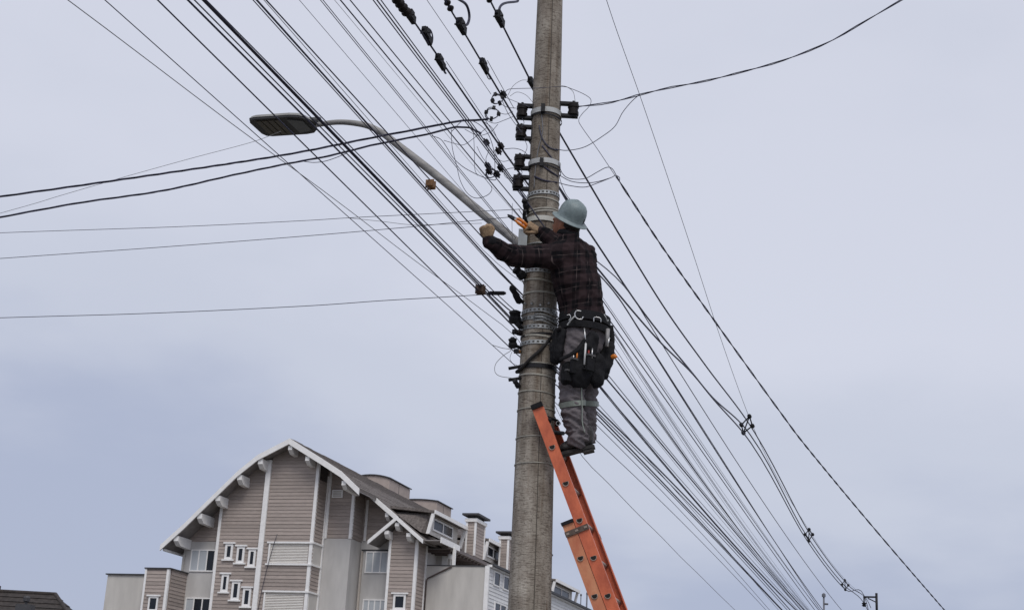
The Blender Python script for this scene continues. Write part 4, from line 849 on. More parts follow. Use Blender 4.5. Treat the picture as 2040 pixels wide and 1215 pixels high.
loop('deep hanging wire loop left of the spools', ((899, 258), (901, 294), (910, 331), (917, 360), (931, 385), (949, 395), (971, 389), (980, 376), (971, 362), (962, 351)), 4.5, LY - .05)
loop('straight short wire inside the tangle left of the spools', ((943, 258), (945, 300), (946, 337), (952, 350)), 4, LY + .02)
loop('shallow crossing wire inside the tangle', ((884, 280), (912, 288), (926, 288), (946, 274), (971, 254)), 4, LY - .03)
loop('wire linking the middle connectors to the third spool', ((1005, 297), (1025, 296), (1040, 300), (1053, 310)), 4.5, LY + .1)
loop('wire linking the lower connectors to the lowest spool', ((1003, 340), (1015, 336), (1026, 335)), 4.5, LY + .1)
loop('pale wire arc between the coil of connectors and the pole', ((1012, 190), (1022, 172), (1038, 161), (1052, 160)), 3.2, LY + .1, CABLE_L)
loop('second pale wire arc lower between connectors and pole', ((1016, 192), (1030, 184), (1048, 190), (1062, 205)), 3.2, LY + .12, CABLE_L)
loop('hanging loop of thin wire beside the step pins', ((980, 687), (1000, 693), (1018, 697), (1003, 708), (988, 724), (986, 740), (996, 749), (1020, 753)), 4, 9.2, CABLE_L)
loop('tiny crooked wire under the lowest clamp', ((1020, 700), (1016, 714), (1022, 724), (1030, 727)), 3, 9.2)
loop('thin wire hanging from the lamp arm past the pliers', ((1021, 405), (1020, 440), (1021, 470), (1026, 492)), 3.5, 9.0, CABLE_L)
loop('thick black cable slanting across the pole behind the gloved hand', ((1034, 378), (1046, 396), (1062, 420), (1080, 446), (1092, 462)), 10, 9.13, CABLE)
# small black connectors
def conn(x, y, Yv, lab, half=(.02, .014, .012), ax=(0.55, .5, -.6), m=PLASTIC):
    c = at(x, y, Yv); t_ = thing('wire_connector', lab, 'connector', c); u = np.array(ax) / np.linalg.norm(ax); s = np.cross(u, (0, 0, 1)); s /= np.linalg.norm(s); w = np.cross(s, u)
    v, f = obox_data((0, 0, 0), (u, s, w), half); pyd('shell', v, f, m, t_); lathe('bolt', [(.006, 0), (.006, half[2] + .012), (.003, half[2] + .014)], (0, 0, 0), w, DSTEEL, t_, 6); tube('tail', [u * -half[0] * 1.6, u * half[0] * 1.6], half[2] * .5, m, t_, 6)
for x, y, l in ((1003, 188, 'small black connector on the cable above the coil'), (998, 291, 'brown-black connector left of the second spool, on the upper cable'), (969, 284, 'black connector on the triple bundle, upper'), (993, 301, 'small flat connector just under the brown-black one'),
                (972, 331, 'small connector at the top of the lower cluster'), (997, 335, 'connector on the triple bundle, lower'), (974, 341, 'reddish connector in the lower cluster'), (990, 347, 'small flat connector lowest in the cluster')):
    conn(x, y, LY, l, m=PORC if 'brown' in l or 'red' in l else PLASTIC)
# coil of connectors left of the top spool
for i, (cx, cy, rr, l) in enumerate(((991, 197, 11, 'upper coil of connector wire left of the top spool'), (981, 226, 13, 'lower coil of connector wire left of the top spool'), (979, 345, 10, 'small wire ring in the lower connector cluster'))):
    c = at(cx, cy, LY); t_ = thing('connector_coil', l, 'coil'); t_.location = c; R = rr * .0033
    for q in range(2):
        P = [np.array([R * (1 + .15 * q) * math.cos(t), .01 * q + .01 * math.sin(2 * t), R * (1 - .1 * q) * math.sin(t + .2 * q)]) for t in np.linspace(0, 2 * math.pi, 26)]; tube('ring', P, .0035, CABLE_G, t_, 5)
    if i < 2:
        for q in range(4):
            t = q * 1.6 + .4 + i; v, f = obox_data((R * math.cos(t), 0, R * math.sin(t)), ((math.cos(t), .3, math.sin(t)), (0, 1, 0), (-math.sin(t), 0, math.cos(t))), (.013, .011, .010)); pyd('connector_block', v, f, PLASTIC if q % 2 else DSTEEL, t_)
for lab, pts in (('thin tail splaying from the end of the upper service cable', ((966, 239), (985, 246), (1004, 240), (1024, 232))), ('thin tail dropping from the end of the upper service cable', ((960, 240), (980, 255), (990, 275), (998, 290))), ('thin link wire from the upper coil to the top spool', ((994, 205), (1010, 214), (1028, 216))), ('thin link wire from the lower coil to the top spool', ((990, 224), (1008, 228), (1022, 222)))): loop(lab, pts, 4, LY + .05)

# hardware on the left flank of the pole, below the worker's arm
def hw(x0, y0, x1, y1, r, lab, name='cable_anchor', m=PLASTIC, Y0=9.22, Y1=9.25, prof=None):
    a, b = at(x0, y0, Y0), at(x1, y1, Y1); ax = b - a; ln = np.linalg.norm(ax); t_ = thing(name, lab, 'anchor', a)
    pr = prof or [(r * .5, 0), (r, ln * .12), (r * .8, ln * .4), (r, ln * .55), (r, ln * .9), (r * .5, ln)]
    lathe('anchor_body', pr, (0, 0, 0), ax, m, t_, 12); e_ = np.array([pole_x(b[2]) - pole_r(b[2]) + .01, 9.28, b[2] + .01]) - a; mid = ax * .6
    tube('anchor_arm', [mid, e_], .012, DSTEEL, t_, 8); lathe('anchor_nut', [(.02, -.012), (.02, .012)], mid * .3, np.cross(ax, (0, 1, 0)), DSTEEL, t_, 6)
hw(1025, 534, 1045, 554, .032, 'black cable anchor on the pole just under the sleeve')
hw(1018, 570, 1036, 604, .022, 'long slanting black wedge anchor left of the pole', Y0=9.15)
hw(1026, 618, 1026, 645, .042, 'large round black anchor beside the perforated bands')
hw(1030, 644, 1038, 654, .016, 'small bolt anchor below the large round one'); hw(1022, 660, 1040, 664, .020, 'purplish-black anchor bracket below the bands', m=PORC)
hw(1021, 673, 1022, 694, .030, 'round black spool anchor, lowest of the cable anchors'); hw(1027, 699, 1036, 701, .014, 'small rusty anchor bolt above the step pins', m=BROWNP); hw(1025, 758, 1034, 772, .018, 'short black bolt below the lower step pin')
hw(1044, 397, 1050, 418, .022, 'black anchor above the gloved hand with the pliers', Y0=9.12, Y1=9.16); hw(1045, 420, 1044, 438, .012, 'thin dark rod anchor behind the pliers', Y0=9.12, Y1=9.14)

# ------------------------------------------------------------------ orange extension ladder
RA = math.radians(15); RR_ = np.array([math.sin(RA), math.cos(RA), 0])                # rung axis, near rail to far rail
FIB = mat('orange_fibreglass', (0.66, 0.165, 0.075), .5, .12, 11, .25, 60, c2=(0.43, 0.092, 0.045), stretch=(1, 1, .5)); FIBP = mat('faded_orange', (0.56, 0.25, 0.13), .6, .15, 9, .25, 60, c2=(0.47, .12, .06), stretch=(1, 1, .4)); ALU = mat('rung_aluminium', (0.36, 0.29, 0.24), .45, .3, 30, 0, 60, .5); HOLE_SHADE = mat('rung_hole_shade', (0.012, 0.010, 0.008), .9)
lt = at(1071, 812, 9.10); lb_ = at(1222, 1215, 9.10)
k_ = (lb_ - lt) / (lt[2] - lb_[2]); foot = lt + k_ * (lt[2] - .14)
LD = foot - lt; LLEN = np.linalg.norm(LD); LD /= LLEN; LN = np.cross(LD, RR_); LN /= np.linalg.norm(LN); LN = LN if LN[0] < 0 else -LN   # LN: towards the pole side
ladder = thing('extension_ladder', 'orange fibreglass extension ladder leaning on the pole under the worker', 'ladder', foot)
W_ = .40; UPL = np.cross(RR_, LN); UPL = UPL if UPL[2] > 0 else -UPL; UPL = UPL * .9 + np.array([0, 0, .3]); UPL /= np.linalg.norm(UPL)
def channel(name, o, l0, l1, flip, m, parent, depth=.074, web=.006, fl=.026):
    """C-channel rail between chainages l0..l1 along the ladder; o offset vector"""
    s = 1 if flip else -1; pc = []
    c = lambda l: lt - foot + o + LD * l
    mid = (c(l0) + c(l1)) / 2; h = (l1 - l0) / 2
    pc.append(obox_data(mid, (LD, LN, RR_), (h, depth / 2, web / 2)))
    for q in (-1, 1): pc.append(obox_data(mid + LN * q * (depth / 2 - web / 2) + RR_ * s * (fl / 2 + web / 2 + .0003), (LD, LN, RR_), (h - .0005, web / 2, fl / 2)))
    v, f = merge(pc); return pyd(name, v, f, m, parent)
def section(tag_, n_off, l0, l1, r0, step, m):
    near, far = LN * n_off, LN * n_off + RR_ * W_
    a = channel('near_rail', near, l0, l1, True, m, ladder); b = channel('far_rail', far, l0, l1, False, FIB, ladder)
    l = r0
    while l < l1 - .1:
        p = lt - foot + LN * n_off + LD * l
        tube('rung', [p - RR_ * .004, p + RR_ * (W_ + .004)], .016, ALU, ladder, 8)
        for q, s in ((a, -1), (b, 1)):
            e_ = p + (RR_ * W_ if s > 0 else 0 * RR_) + RR_ * s * .0055; dsh = lambda vv, R_: [tuple(np.array(x) - UPL * max(0, (np.array(x) - e_).dot(UPL) - .4 * R_)) for x in vv]
            v, f = lathe_data([(.021, -.004), (.021, .003), (.0172, .003), (.0165, -.001)], e_, RR_ * s, 16); pyd('rung_collar', dsh(v, .021), f, ALU, q); v, f = lathe_data([(.0162, -.001), (.0162, .0016)], e_, RR_ * s, 16); pyd('rung_shade_disc', dsh(v, .0155), f, HOLE_SHADE, q)  # solid black disc paints the shade inside each hollow rung end
        l += step
    return a, b
hole0 = at(1097, 891, 9.1); l_first = (hole0 - lt).dot(LD)
STEP = .2475
fa, fb = section('fly', 0, 0, 2.6, l_first, STEP, FIB)
lb0 = (at(1128, 1042, 9.1) - lt).dot(LD)
ba, bb = section('base', .078, lb0, LLEN - .02, lb0 + .23, STEP, FIBP)
for q, o in ((fa, 0), (fb, W_)): v, f = obox_data(lt - foot + RR_ * o - LD * .012, (LD, LN, RR_), (.016, .038, .016)); pyd('end_cap', v, f, PLASTIC, q)
for q, o in ((ba, 0), (bb, W_)):
    v, f = obox_data(lt - foot + LN * .078 + RR_ * o + LD * (lb0 - .004), (LD, LN, RR_), (.010, .040, .016)); pyd('end_cap', v, f, DSTEEL, q)
    sgn = -1 if o == 0 else 1
    v, f = obox_data(lt - foot + LN * .039 + RR_ * (o + sgn * .008) + LD * (lb0 + .065), (LD, LN, RR_), (.017, .078, .004)); pyd('guide_bracket', v, f, mat('rusty_bracket', (0.10, .07, .055), .7, .4, 40), q)
    for z_ in (-.06, .0, .06): v, f = obox_data(lt - foot + LN * (.039 + z_) + RR_ * (o + sgn * .0135) + LD * (lb0 + .065), (LD, LN, RR_), (.006, .010, .002)); pyd('bracket_rivet', v, f, ALU, q)
    v, f = obox_data(LD * -.01 + LN * .078 + RR_ * o, (LD, LN, RR_), (.03, .05, .03)); pyd('foot_pad', v, f, PLASTIC, q)
# padded pole strap between the rails and its tie
zz = pz(838); P = [lt - foot + LD * .10 + RR_ * t + LN * (.06 * math.sin(math.pi * t / W_) - .05) for t in np.linspace(0, W_, 10)]
tube('pole_strap', P, .014, PLASTIC, ladder, 8)
P = spline([at(x, y, Yv) - foot for x, y, Yv in ((1086, 829, 9.15), (1100, 834, 9.18), (1110, 838, 9.25), (1112, 843, 9.3), (1108, 848, 9.32))], 5); tube('tie_rope', P, .010, PLASTIC, ladder, 8)
c = at(1112, 843, 9.2) - foot; tube('tie_ring', [c + .014 * np.array([math.cos(t), .2 * math.sin(t), math.sin(t)]) for t in np.linspace(0, 6.283, 16)], .003, STEEL, ladder, 5)

# ------------------------------------------------------------------ the worker
def plaid_mat():
    m = bpy.data.materials.new('plaid_flannel'); m.use_nodes = True; t = m.node_tree; b = t.nodes['Principled BSDF']; b.inputs['Roughness'].default_value = .95; b.inputs['Specular IOR Level'].default_value = .15
    at_ = t.nodes.new('ShaderNodeAttribute'); at_.attribute_name = 'plaid'; sp = t.nodes.new('ShaderNodeSeparateXYZ'); t.links.new(at_.outputs['Vector'], sp.inputs[0])
    def math_(op, a, b_=None, c=None):
        n = t.nodes.new('ShaderNodeMath'); n.operation = op
        for i, x in enumerate((a, b_, c)):
            if x is None: continue
            if isinstance(x, (int, float)): n.inputs[i].default_value = x
            else: t.links.new(x, n.inputs[i])
        return n.outputs[0]
    def line(s, period, off, w):       # thin stripe mask
        f = math_('FRACT', math_('ADD', math_('DIVIDE', s, period), off)); d = math_('ABSOLUTE', math_('SUBTRACT', f, .5)); return math_('LESS_THAN', d, w / period / 2)
    def broad(s, period, off):
        f = math_('FRACT', math_('ADD', math_('DIVIDE', s, period), off)); return math_('GREATER_THAN', f, .5)
    u, w = sp.outputs[0], sp.outputs[1]
    tot = math_('ADD', math_('MULTIPLY', broad(u, .11, .1), .5), math_('MULTIPLY', broad(w, .11, .25), .5))
    ln = math_('ADD', line(u, .11, .35, .004), line(w, .11, .5, .004)); ln2 = math_('ADD', line(u, .11, .55, .003), line(w, .11, .72, .003))
    nz = t.nodes.new('ShaderNodeTexNoise'); nz.inputs['Scale'].default_value = 14; nz.inputs['Detail'].default_value = 5
    tcn = t.nodes.new('ShaderNodeTexCoord'); t.links.new(tcn.outputs['Object'], nz.inputs['Vector'])
    r = t.nodes.new('ShaderNodeValToRGB'); r.color_ramp.elements[0].color = (0.005, 0.0045, 0.006, 1); r.color_ramp.elements[1].color = (0.033, 0.021, 0.023, 1); t.links.new(tot, r.inputs[0])
    def mix(f, a, col):
        x = t.nodes.new('ShaderNodeMix'); x.data_type = 'RGBA'; t.links.new(f, x.inputs[0]); t.links.new(a, x.inputs[6]); x.inputs[7].default_value = (*col, 1); return x.outputs[2]
    fade = math_('MULTIPLY', math_('MINIMUM', ln, 1), math_('MAXIMUM', math_('MULTIPLY_ADD', nz.outputs[0], 4.5, -1.9), 0.08)); fade2 = math_('MULTIPLY', math_('MINIMUM', ln2, 1), math_('MAXIMUM', math_('MULTIPLY_ADD', nz.outputs[0], 2.5, -1.1), 0.0))
    c = mix(fade2, r.outputs[0], (0.05, 0.022, 0.022)); c = mix(fade, c, (0.105, 0.08, 0.078)); t.links.new(c, b.inputs['Base Color'])
    n2 = t.nodes.new('ShaderNodeTexNoise'); n2.inputs['Scale'].default_value = 260; t.links.new(tcn.outputs['Object'], n2.inputs['Vector']); bp = t.nodes.new('ShaderNodeBump'); bp.inputs['Strength'].default_value = .35; bp.inputs['Distance'].default_value = .004
    t.links.new(n2.outputs[0], bp.inputs['Height']); t.links.new(bp.outputs[0], b.inputs['Normal']); return m
SKIN = mat('weathered_skin', (0.33, 0.135, 0.075), .6, .15, 20, .1, 120)
TROU = mat('grey_work_trousers', (0.150, 0.134, 0.142), .95, .2, 14, .4, 220, spec=.15); BLK = mat('black_nylon', (0.008, 0.008, 0.010), .8, .35, 30, .4, 160, spec=.25); GLOV = mat('leather_glove', (0.29, 0.20, 0.12), .85, .3, 30, .4, 120, c2=(0.16, .10, .06)); HELM = mat('grey_helmet_shell', (0.20, 0.25, 0.258), .5, .14, 26, .2, 90, c2=(0.14, 0.18, 0.188)); HAIR = mat('dark_hair', (0.012, 0.009, 0.008), .7, .3, 60)
REFL = mat('reflective_tape', (0.22, 0.25, 0.22), .5, .12, 40); BOOT = mat('black_boot_leather', (0.020, 0.017, 0.017), .6, .4, 30, .4, 90); SOLE = mat('boot_sole', (0.022, 0.020, 0.019), .8, .3, 40); ORNG = mat('orange_grip', (0.58, 0.17, 0.015), .45, .1, 20); CHROME = mat('bright_steel', (0.55, 0.55, 0.55), .3, .1, 40, 0, 60, .8)
person_base = at(1140, 903, 9.25)
person = thing('person', 'worker in plaid shirt, grey trousers and grey helmet standing on the ladder, arms reaching left', 'person', person_base)
A_ = lambda x, y, Y: at(x, y, Y) - person_base
LS, RS = A_(1098, 512, 9.00), A_(1172, 513, 9.20)
SH = RS - LS; SH[2] = 0; SH /= np.linalg.norm(SH); FWD = np.array([-SH[1], SH[0], 0])          # person's right, and facing (left and away)
HB = A_(1136, 437, 9.07)
J = dict(neck=A_(1131, 474, 9.08), head=A_(1128, 447, 9.07), chest=A_(1145, 545, 9.12), upch=A_(1138, 507, 9.10), waist=A_(1158, 605, 9.15), pel=A_(1164, 655, 9.18),
         le=A_(1020, 509, 8.92), lw=A_(972, 479, 8.775), re=A_(1120, 496, 9.06), rw=A_(1080, 464, 9.05),
         lh=A_(1148, 672, 9.13), rh=A_(1182, 672, 9.24), lk=A_(1139, 772, 9.15), rk=A_(1167, 772, 9.30), la=A_(1151, 866, 9.19), ra=A_(1164, 864, 9.36))
# body (skin): head, neck, arms, trunk, legs in one surface
HX = M_ = None
hup_c = np.array([math.sin(math.radians(24)) * math.cos(math.radians(16)), math.cos(math.radians(24)) * math.cos(math.radians(16)), math.sin(math.radians(16))]); HUP = ROT @ hup_c; HUP /= np.linalg.norm(HUP)   # head axis (looking up)
hf = np.array([-.80, .60, 0.0]); HF = hf - HUP * hf.dot(HUP); HF /= np.linalg.norm(HF); HR = np.cross(HF, HUP)
bm = bmesh.new()
HC = HB - HUP * .040 + HF * .004
ball(bm, HC + HUP * .005, (.074, .092, .10), (HR, HF, HUP)); ball(bm, HC - HUP * .055 + HF * .025, (.056, .062, .062), (HR, HF, HUP))                     # skull, jaw
limb(bm, [HC + HF * .088 + HUP * .02, HC + HF * .108 - HUP * .018], [.010, .015])                                                                    # nose
ball(bm, HC + HF * .088 - HUP * .052, (.026, .012, .010), (HR, HF, HUP)); ball(bm, HC + HF * .080 + HUP * .035, (.05, .018, .012), (HR, HF, HUP))       # mouth, brow
for s in (-1, 1): ball(bm, HC + HR * s * .076 - HF * .004 - HUP * .005, (.010, .019, .032), (HR, HF, HUP))                                             # ears
limb(bm, [J['chest'], J['neck'], HC - HUP * .02], [.08, .058, .055])
limb(bm, [J['pel'], J['waist'], J['chest'], J['upch']], [(.13, .09), (.125, .085), (.14, .095), (.12, .08)], SH)
for s, e_, w in ((LS, 'le', 'lw'), (RS, 're', 'rw')): limb(bm, [J['upch'], s, J[e_], J[w]], [.06, .052, .04, .030])
for h, k, a in (('lh', 'lk', 'la'), ('rh', 'rk', 'ra')): limb(bm, [J['pel'], J[h], J[k], J[a]], [.09, .075, .052, .042])
voxel('body', bm, .011, 3, SKIN, person)
# hair at the back of the head, below the helmet
bm = bmesh.new(); ball(bm, HC - HF * .012 + HUP * .0, (.077, .086, .088), (HR, HF, HUP)); limb(bm, [HC - HF * .07 - HUP * .03, HC - HF * .055 - HUP * .09], [(.062, .03), (.045, .025)], HR)
voxel('hair', bm, .007, 2, HAIR, person, lambda c, n: .004 * mnoise.noise(c * 70))
# eyes
for s in (-1, 1):
    bm = bmesh.new(); ball(bm, HC + HF * .080 + HR * s * .032 + HUP * .012, .012); from_bm('eye', bm, mat('eye_white', (.6, .58, .55), .2), person, True)
# shirt
bm = bmesh.new()
limb(bm, [J['pel'] + np.array([0, 0, .02]), J['waist'], J['chest'], J['upch']], [(.168, .128), (.163, .122), (.178, .125), (.158, .105)], SH)
limb(bm, [LS + SH * .03, RS - SH * .02], [.074, .074]); limb(bm, [J['upch'], J['neck'] - np.array([0, 0, .01])], [(.14, .095), (.072, .072)], SH)
limb(bm, [J['upch'] + SH * -.06, LS, J['le'], J['lw'] + (J['le'] - J['lw']) * .03], [.088, .080, .062, .041]); ball(bm, J['le'], .066)
limb(bm, [J['upch'] + SH * .06, RS, J['re'] + np.array([0.06, .02, -.02]), J['re'], J['rw']], [.088, .080, .066, .058, .044])
def folds(c, n):
    p = Vector((c.x * 7 + c.z * 5, c.y * 7, c.z * 11 - c.x * 6)); a = 1 - abs(mnoise.noise(p)) * 2.2; b = 1 - abs(mnoise.noise(p * 2.1 + Vector((5, 1, 2)))) * 2
    return .012 * max(a, -.6) + .006 * b - .005
shirt = voxel('shirt', bm, .0095, 9, plaid_mat(), person, folds)
me = shirt.data; co = np.array([v.co[:] for v in me.vertices]); attr = me.attributes.new('plaid', 'FLOAT_VECTOR', 'POINT')
def seg(p, a, b): d_ = b - a; t = np.clip(((p - a) @ d_) / d_.dot(d_), 0, 1); return t, np.linalg.norm(p - a - t[:, None] * d_, axis=1)
spine = J['chest'] - J['pel']; spine /= np.linalg.norm(spine)
ud = np.zeros((len(co), 3)); rel = co - J['chest']
tor = np.arctan2(rel @ SH, -(rel @ FWD)) * .15; ud[:, 0] = tor; ud[:, 1] = rel @ spine
best = np.minimum(seg(co, J['pel'], J['chest'])[1], seg(co, J['chest'], J['upch'])[1]) - .10
for a, b, l0 in ((LS, J['le'], 0), (J['le'], J['lw'], .28), (RS, J['re'], 0), (J['re'], J['rw'], .28)):
    t, ds = seg(co, a, b); ax = (b - a) / np.linalg.norm(b - a); u = np.cross(ax, [0.3, .5, 1]); u /= np.linalg.norm(u); w = np.cross(ax, u); r = co - a
    on = (ds < best) & (t > .12 if l0 == 0 else True); best = np.where(on, ds, best); ud[on, 0] = (np.arctan2(r @ u, r @ w) * .06)[on]; ud[on, 1] = (l0 + r @ ax)[on]
attr.data.foreach_set('vector', ud.ravel())
bm = bmesh.new(); P = [J['neck'] + HR * 0 + .066 * (math.cos(t) * SH + math.sin(t) * FWD) + np.array([0, 0, .012 + .012 * math.cos(t * 2)]) for t in np.linspace(0, 2 * math.pi, 22)]; limb(bm, P, [(.012, .022)] * 22, k=2, seg=8); cl = voxel('collar', bm, .007, 2, MATS.get('black_nylon'), shirt)
for a, b in ((J['lw'], J['le']), (J['rw'], J['re'])):
    ax = (a - b) / np.linalg.norm(a - b); v, f = lathe_data([(.034, .012), (.040, .012), (.0435, -.004), (.045, -.05), (.042, -.05)], a, ax, 18); pyd('cuff', v, f, BLK, shirt, True)
# trousers
bm = bmesh.new()
limb(bm, [J['pel'] + np.array([0, 0, .03]), J['pel'] - np.array([0, 0, .05]), (J['lh'] + J['rh']) / 2 - np.array([0, 0, .06])], [(.160, .118), (.165, .128), (.15, .115)], SH)
for h, k, a, mid in (('lh', 'lk', 'la', A_(1141, 815, 9.16)), ('rh', 'rk', 'ra', A_(1165, 815, 9.33))):
    limb(bm, [J[h], J[h] * .55 + J[k] * .45, J[k], mid, J[a] + np.array([0, 0, .0])], [.105, .094, .082, .073, .064]); limb(bm, [J[a] + np.array([0, 0, .035]), J[a] - np.array([0, 0, .022])], [.072, .068])
def tfolds(c, n):
    low = max(0.0, min(1.0, (.62 - (c.z)) / .5)); p = Vector((c.x * 8, c.y * 8, c.z * 24 + c.x * 9)); a = 1 - abs(mnoise.noise(p)) * 2.4; q = Vector((c.x * 16 + 3, c.y * 16, c.z * 40 - c.x * 14)); b = 1 - abs(mnoise.noise(q)) * 2.2
    return (.007 + .011 * low) * max(a, -.8) + .005 * b * (0.5 + low) - .005
tr = voxel('trousers', bm, .008, 3, TROU, person, tfolds)
# reflective tape round the calves (ragged, follows the leg)
for c, ax, r in ((A_(1141, 806, 9.16), J['lk'] - J['la'], .082), (A_(1166, 804, 9.325), J['rk'] - J['ra'], .080)):
    ax = ax / np.linalg.norm(ax); u = np.cross(ax, [0, 1, 0]); u /= np.linalg.norm(u); w = np.cross(ax, u); v, f = [], []
    for h in (-.017, .017):
        for k in range(40):
            t = 2 * math.pi * k / 40; d_ = math.cos(t) * u + math.sin(t) * w; bp = Vector(c + d_ * .075 + ax * h); rr = r + .001 + max(tfolds(bp, None), -.002); v.append(c + d_ * rr + ax * h)
    f = [(k, (k + 1) % 40, (k + 1) % 40 + 40, k + 40) for k in range(40)]; pyd('reflective_band', v, f, REFL, tr, True)
# pale piping down the left leg
P = []
for x, y in ((1158, 762), (1159, 790), (1160, 815), (1160, 840), (1165, 862)):
    P.append(A_(x, y, 9.085))
tube('piping', spline(P, 6), .004, REFL, tr, 6)
# boots
CD = -np.array([RR_[1], -RR_[0], 0])                                                  # towards the pole along the ladder
for hx, hy, tx, ty, Yh, Yt in ((1166, 883, 1124, 893, 9.20, 9.22), (1163, 880, 1126, 889, 9.38, 9.40)):
    bm = bmesh.new(); h_, t_ = A_(hx, hy, Yh), A_(tx, ty, Yt); up = np.array([0, 0, 1.0])
    limb(bm, [h_ + up * .075, h_ + up * .02 - (t_ - h_) * .05], [.050, .046]); limb(bm, [h_, h_ * .55 + t_ * .45 + up * .006, t_, t_ + (t_ - h_) * .10], [(.040, .034), (.042, .034), (.046, .030), (.035, .022)], np.cross(t_ - h_, up)); limb(bm, [h_ + up * .05, h_ * .6 + t_ * .4 + up * .02], [.045, .036])
    bt = voxel('boot', bm, .007, 3, BOOT, person, lambda c, n: .003 * mnoise.noise(c * 30)); d_ = (t_ - h_) / np.linalg.norm(t_ - h_); s_ = np.cross(d_, up); s_ /= np.linalg.norm(s_); n_ = np.cross(s_, d_); L_ = np.linalg.norm(t_ - h_)
    ol = [(-.055, .028), (-.04, .04), (.0, .042), (L_ * .5, .040), (L_ * .85, .048), (L_ + .03, .042), (L_ + .055, .02), (L_ + .055, -.02), (L_ + .03, -.04), (L_ * .85, -.046), (L_ * .5, -.036), (0, -.04), (-.04, -.038), (-.055, -.026)]
    v = [h_ + d_ * p + s_ * q - n_ * .046 for p, q in ol] + [h_ + d_ * p + s_ * q - n_ * .026 for p, q in ol]; n = len(ol)
    pyd('sole', v, [tuple(range(n)), tuple(range(2 * n - 1, n - 1, -1))] + [(i, (i + 1) % n, (i + 1) % n + n, i + n) for i in range(n)], SOLE, bt)
    v, f = obox_data(h_ - n_ * .055 - d_ * .01, (d_, s_, n_), (.035, .034, .010)); pyd('heel', v, f, SOLE, bt)
# helmet: domed shell, full brim, crown ridge
hb = HB; v, f = [], []; nseg = 40
prof = [(.000, .136), (.020, .1345), (.042, .128), (.064, .115), (.080, .094), (.089, .064), (.092, .030), (.0925, .008), (.096, .003), (.110, -.002), (.121, -.007), (.123, -.010), (.121, -.012), (.108, -.008), (.090, -.003)]
for r, h in prof:
    for k in range(nseg):
        t = 2 * math.pi * k / nseg; rid = 1 + (.012 if abs(math.sin(t)) < .2 and h > .02 else 0); v.append(hb + HUP * h + (HR * math.cos(t) * .97 + HF * math.sin(t) * 1.06) * r * rid)
for i in range(len(prof) - 1):
    for k in range(nseg): a, b = i * nseg + k, i * nseg + (k + 1) % nseg; f.append((a, b, b + nseg, a + nseg))
hel = pyd('helmet', v, f, HELM, person, True)
for s in (-.30, 0, .30):
    P = [hb + HUP * np.interp(abs(t), [0, .4, .7, .95], [.138, .126, .094, .045]) * (1 - abs(s) * .18) + HF * t * .090 * 1.04 + HR * s * .085 * math.sqrt(max(0, 1 - t * t * .8)) for t in np.linspace(-.95, .95, 20)]; tube('crown_ridge', P, .0055, HELM, hel, 8)
v, f = obox_data(hb - HF * .094 + HUP * .030 + HR * .012, (HR, HF, HUP), (.005, .004, .016)); pyd('vent_slot', v, f, DSTEEL, hel)
# gloves: palm, four curled fingers, thumb
def glove(wr, fd, back, thumb_side, curl, m=GLOV, spread=.05):
    fd = fd / np.linalg.norm(fd); back = back - fd * back.dot(fd); back /= np.linalg.norm(back); lat = np.cross(fd, back) * thumb_side
    g = lambda x, y, z: wr + fd * x + lat * y + back * z
    bm = bmesh.new(); limb(bm, [g(-.02, 0, 0), g(.03, .002, 0), g(.075, 0, .002)], [(.027, .021), (.038, .020), (.042, .017)], lat); ball(bm, g(.03, .026, -.012), .019)
    for i, (y, ln, x0) in enumerate(((.030, .92, .078), (.010, 1.0, .084), (-.011, .95, .080), (-.031, .78, .072))):
        p = [np.array([x0 - .01, y, .002])]; a = math.radians(8); 
        for l_, c_ in ((.042, curl[0]), (.027, curl[1]), (.022, curl[2])):
            a += math.radians(c_ + i * 3); q = p[-1] + np.array([math.cos(a), spread * (1.5 - i), -math.sin(a)]) * l_ * ln; p.append(q)
        limb(bm, [g(*q) for q in p], [.0098, .0098, .0092, .008], k=3, seg=10)
    limb(bm, [g(.022, .030, -.012), g(.050, .046, -.024), g(.072, .036, -.044), g(.080, .018, -.054)], [.013, .012, .011, .009], k=3, seg=10)
    return voxel('glove', bm, .003, 1, m, person, lambda c, n: .0012 * mnoise.noise(c * 90))
lf = A_(967, 455, 8.74) - J['lw']; glove(J['lw'] + lf * .12, lf, np.array([-.15, -1.0, -.1]), 1, (62, 82, 55))
rf = A_(1042, 440, 9.00) - J['rw']; glove(J['rw'] + rf * .16, rf, np.array([.2, -.75, .75]), -1, (55, 75, 45))
# belts, pouches, hanging kit
BZ = A_(1165, 640, 9.175)
def beltband(c, rx, ry, h, m, name, parent, tilt=np.zeros(3), n=40):
    v, f = [], []
    for q in (-.5, .5):
        for k in range(n):
            t = 2 * math.pi * k / n; p = c + SH * rx * math.cos(t) + FWD * ry * math.sin(t) + np.array([0, 0, q * h]); p[2] += (p - c).dot(tilt); v.append(p)
            v.append(c + (p - c) * np.array([.94, .94, 1]))
    for k in range(n):
        a, b, o = 2 * k, 2 * ((k + 1) % n), 2 * n; f += [(a, b, b + o, a + o), (a + 1, a + 1 + o, b + 1 + o, b + 1), (a, a + 1, b + 1, b), (a + o, b + o, b + 1 + o, a + 1 + o)]
    return pyd(name, v, f, m, parent, False)
belt = beltband(BZ, .186, .150, .058, BLK, 'tool_belt', person); beltband(BZ + np.array([0, 0, -.065]), .188, .152, .045, BLK, 'back_pad', belt)
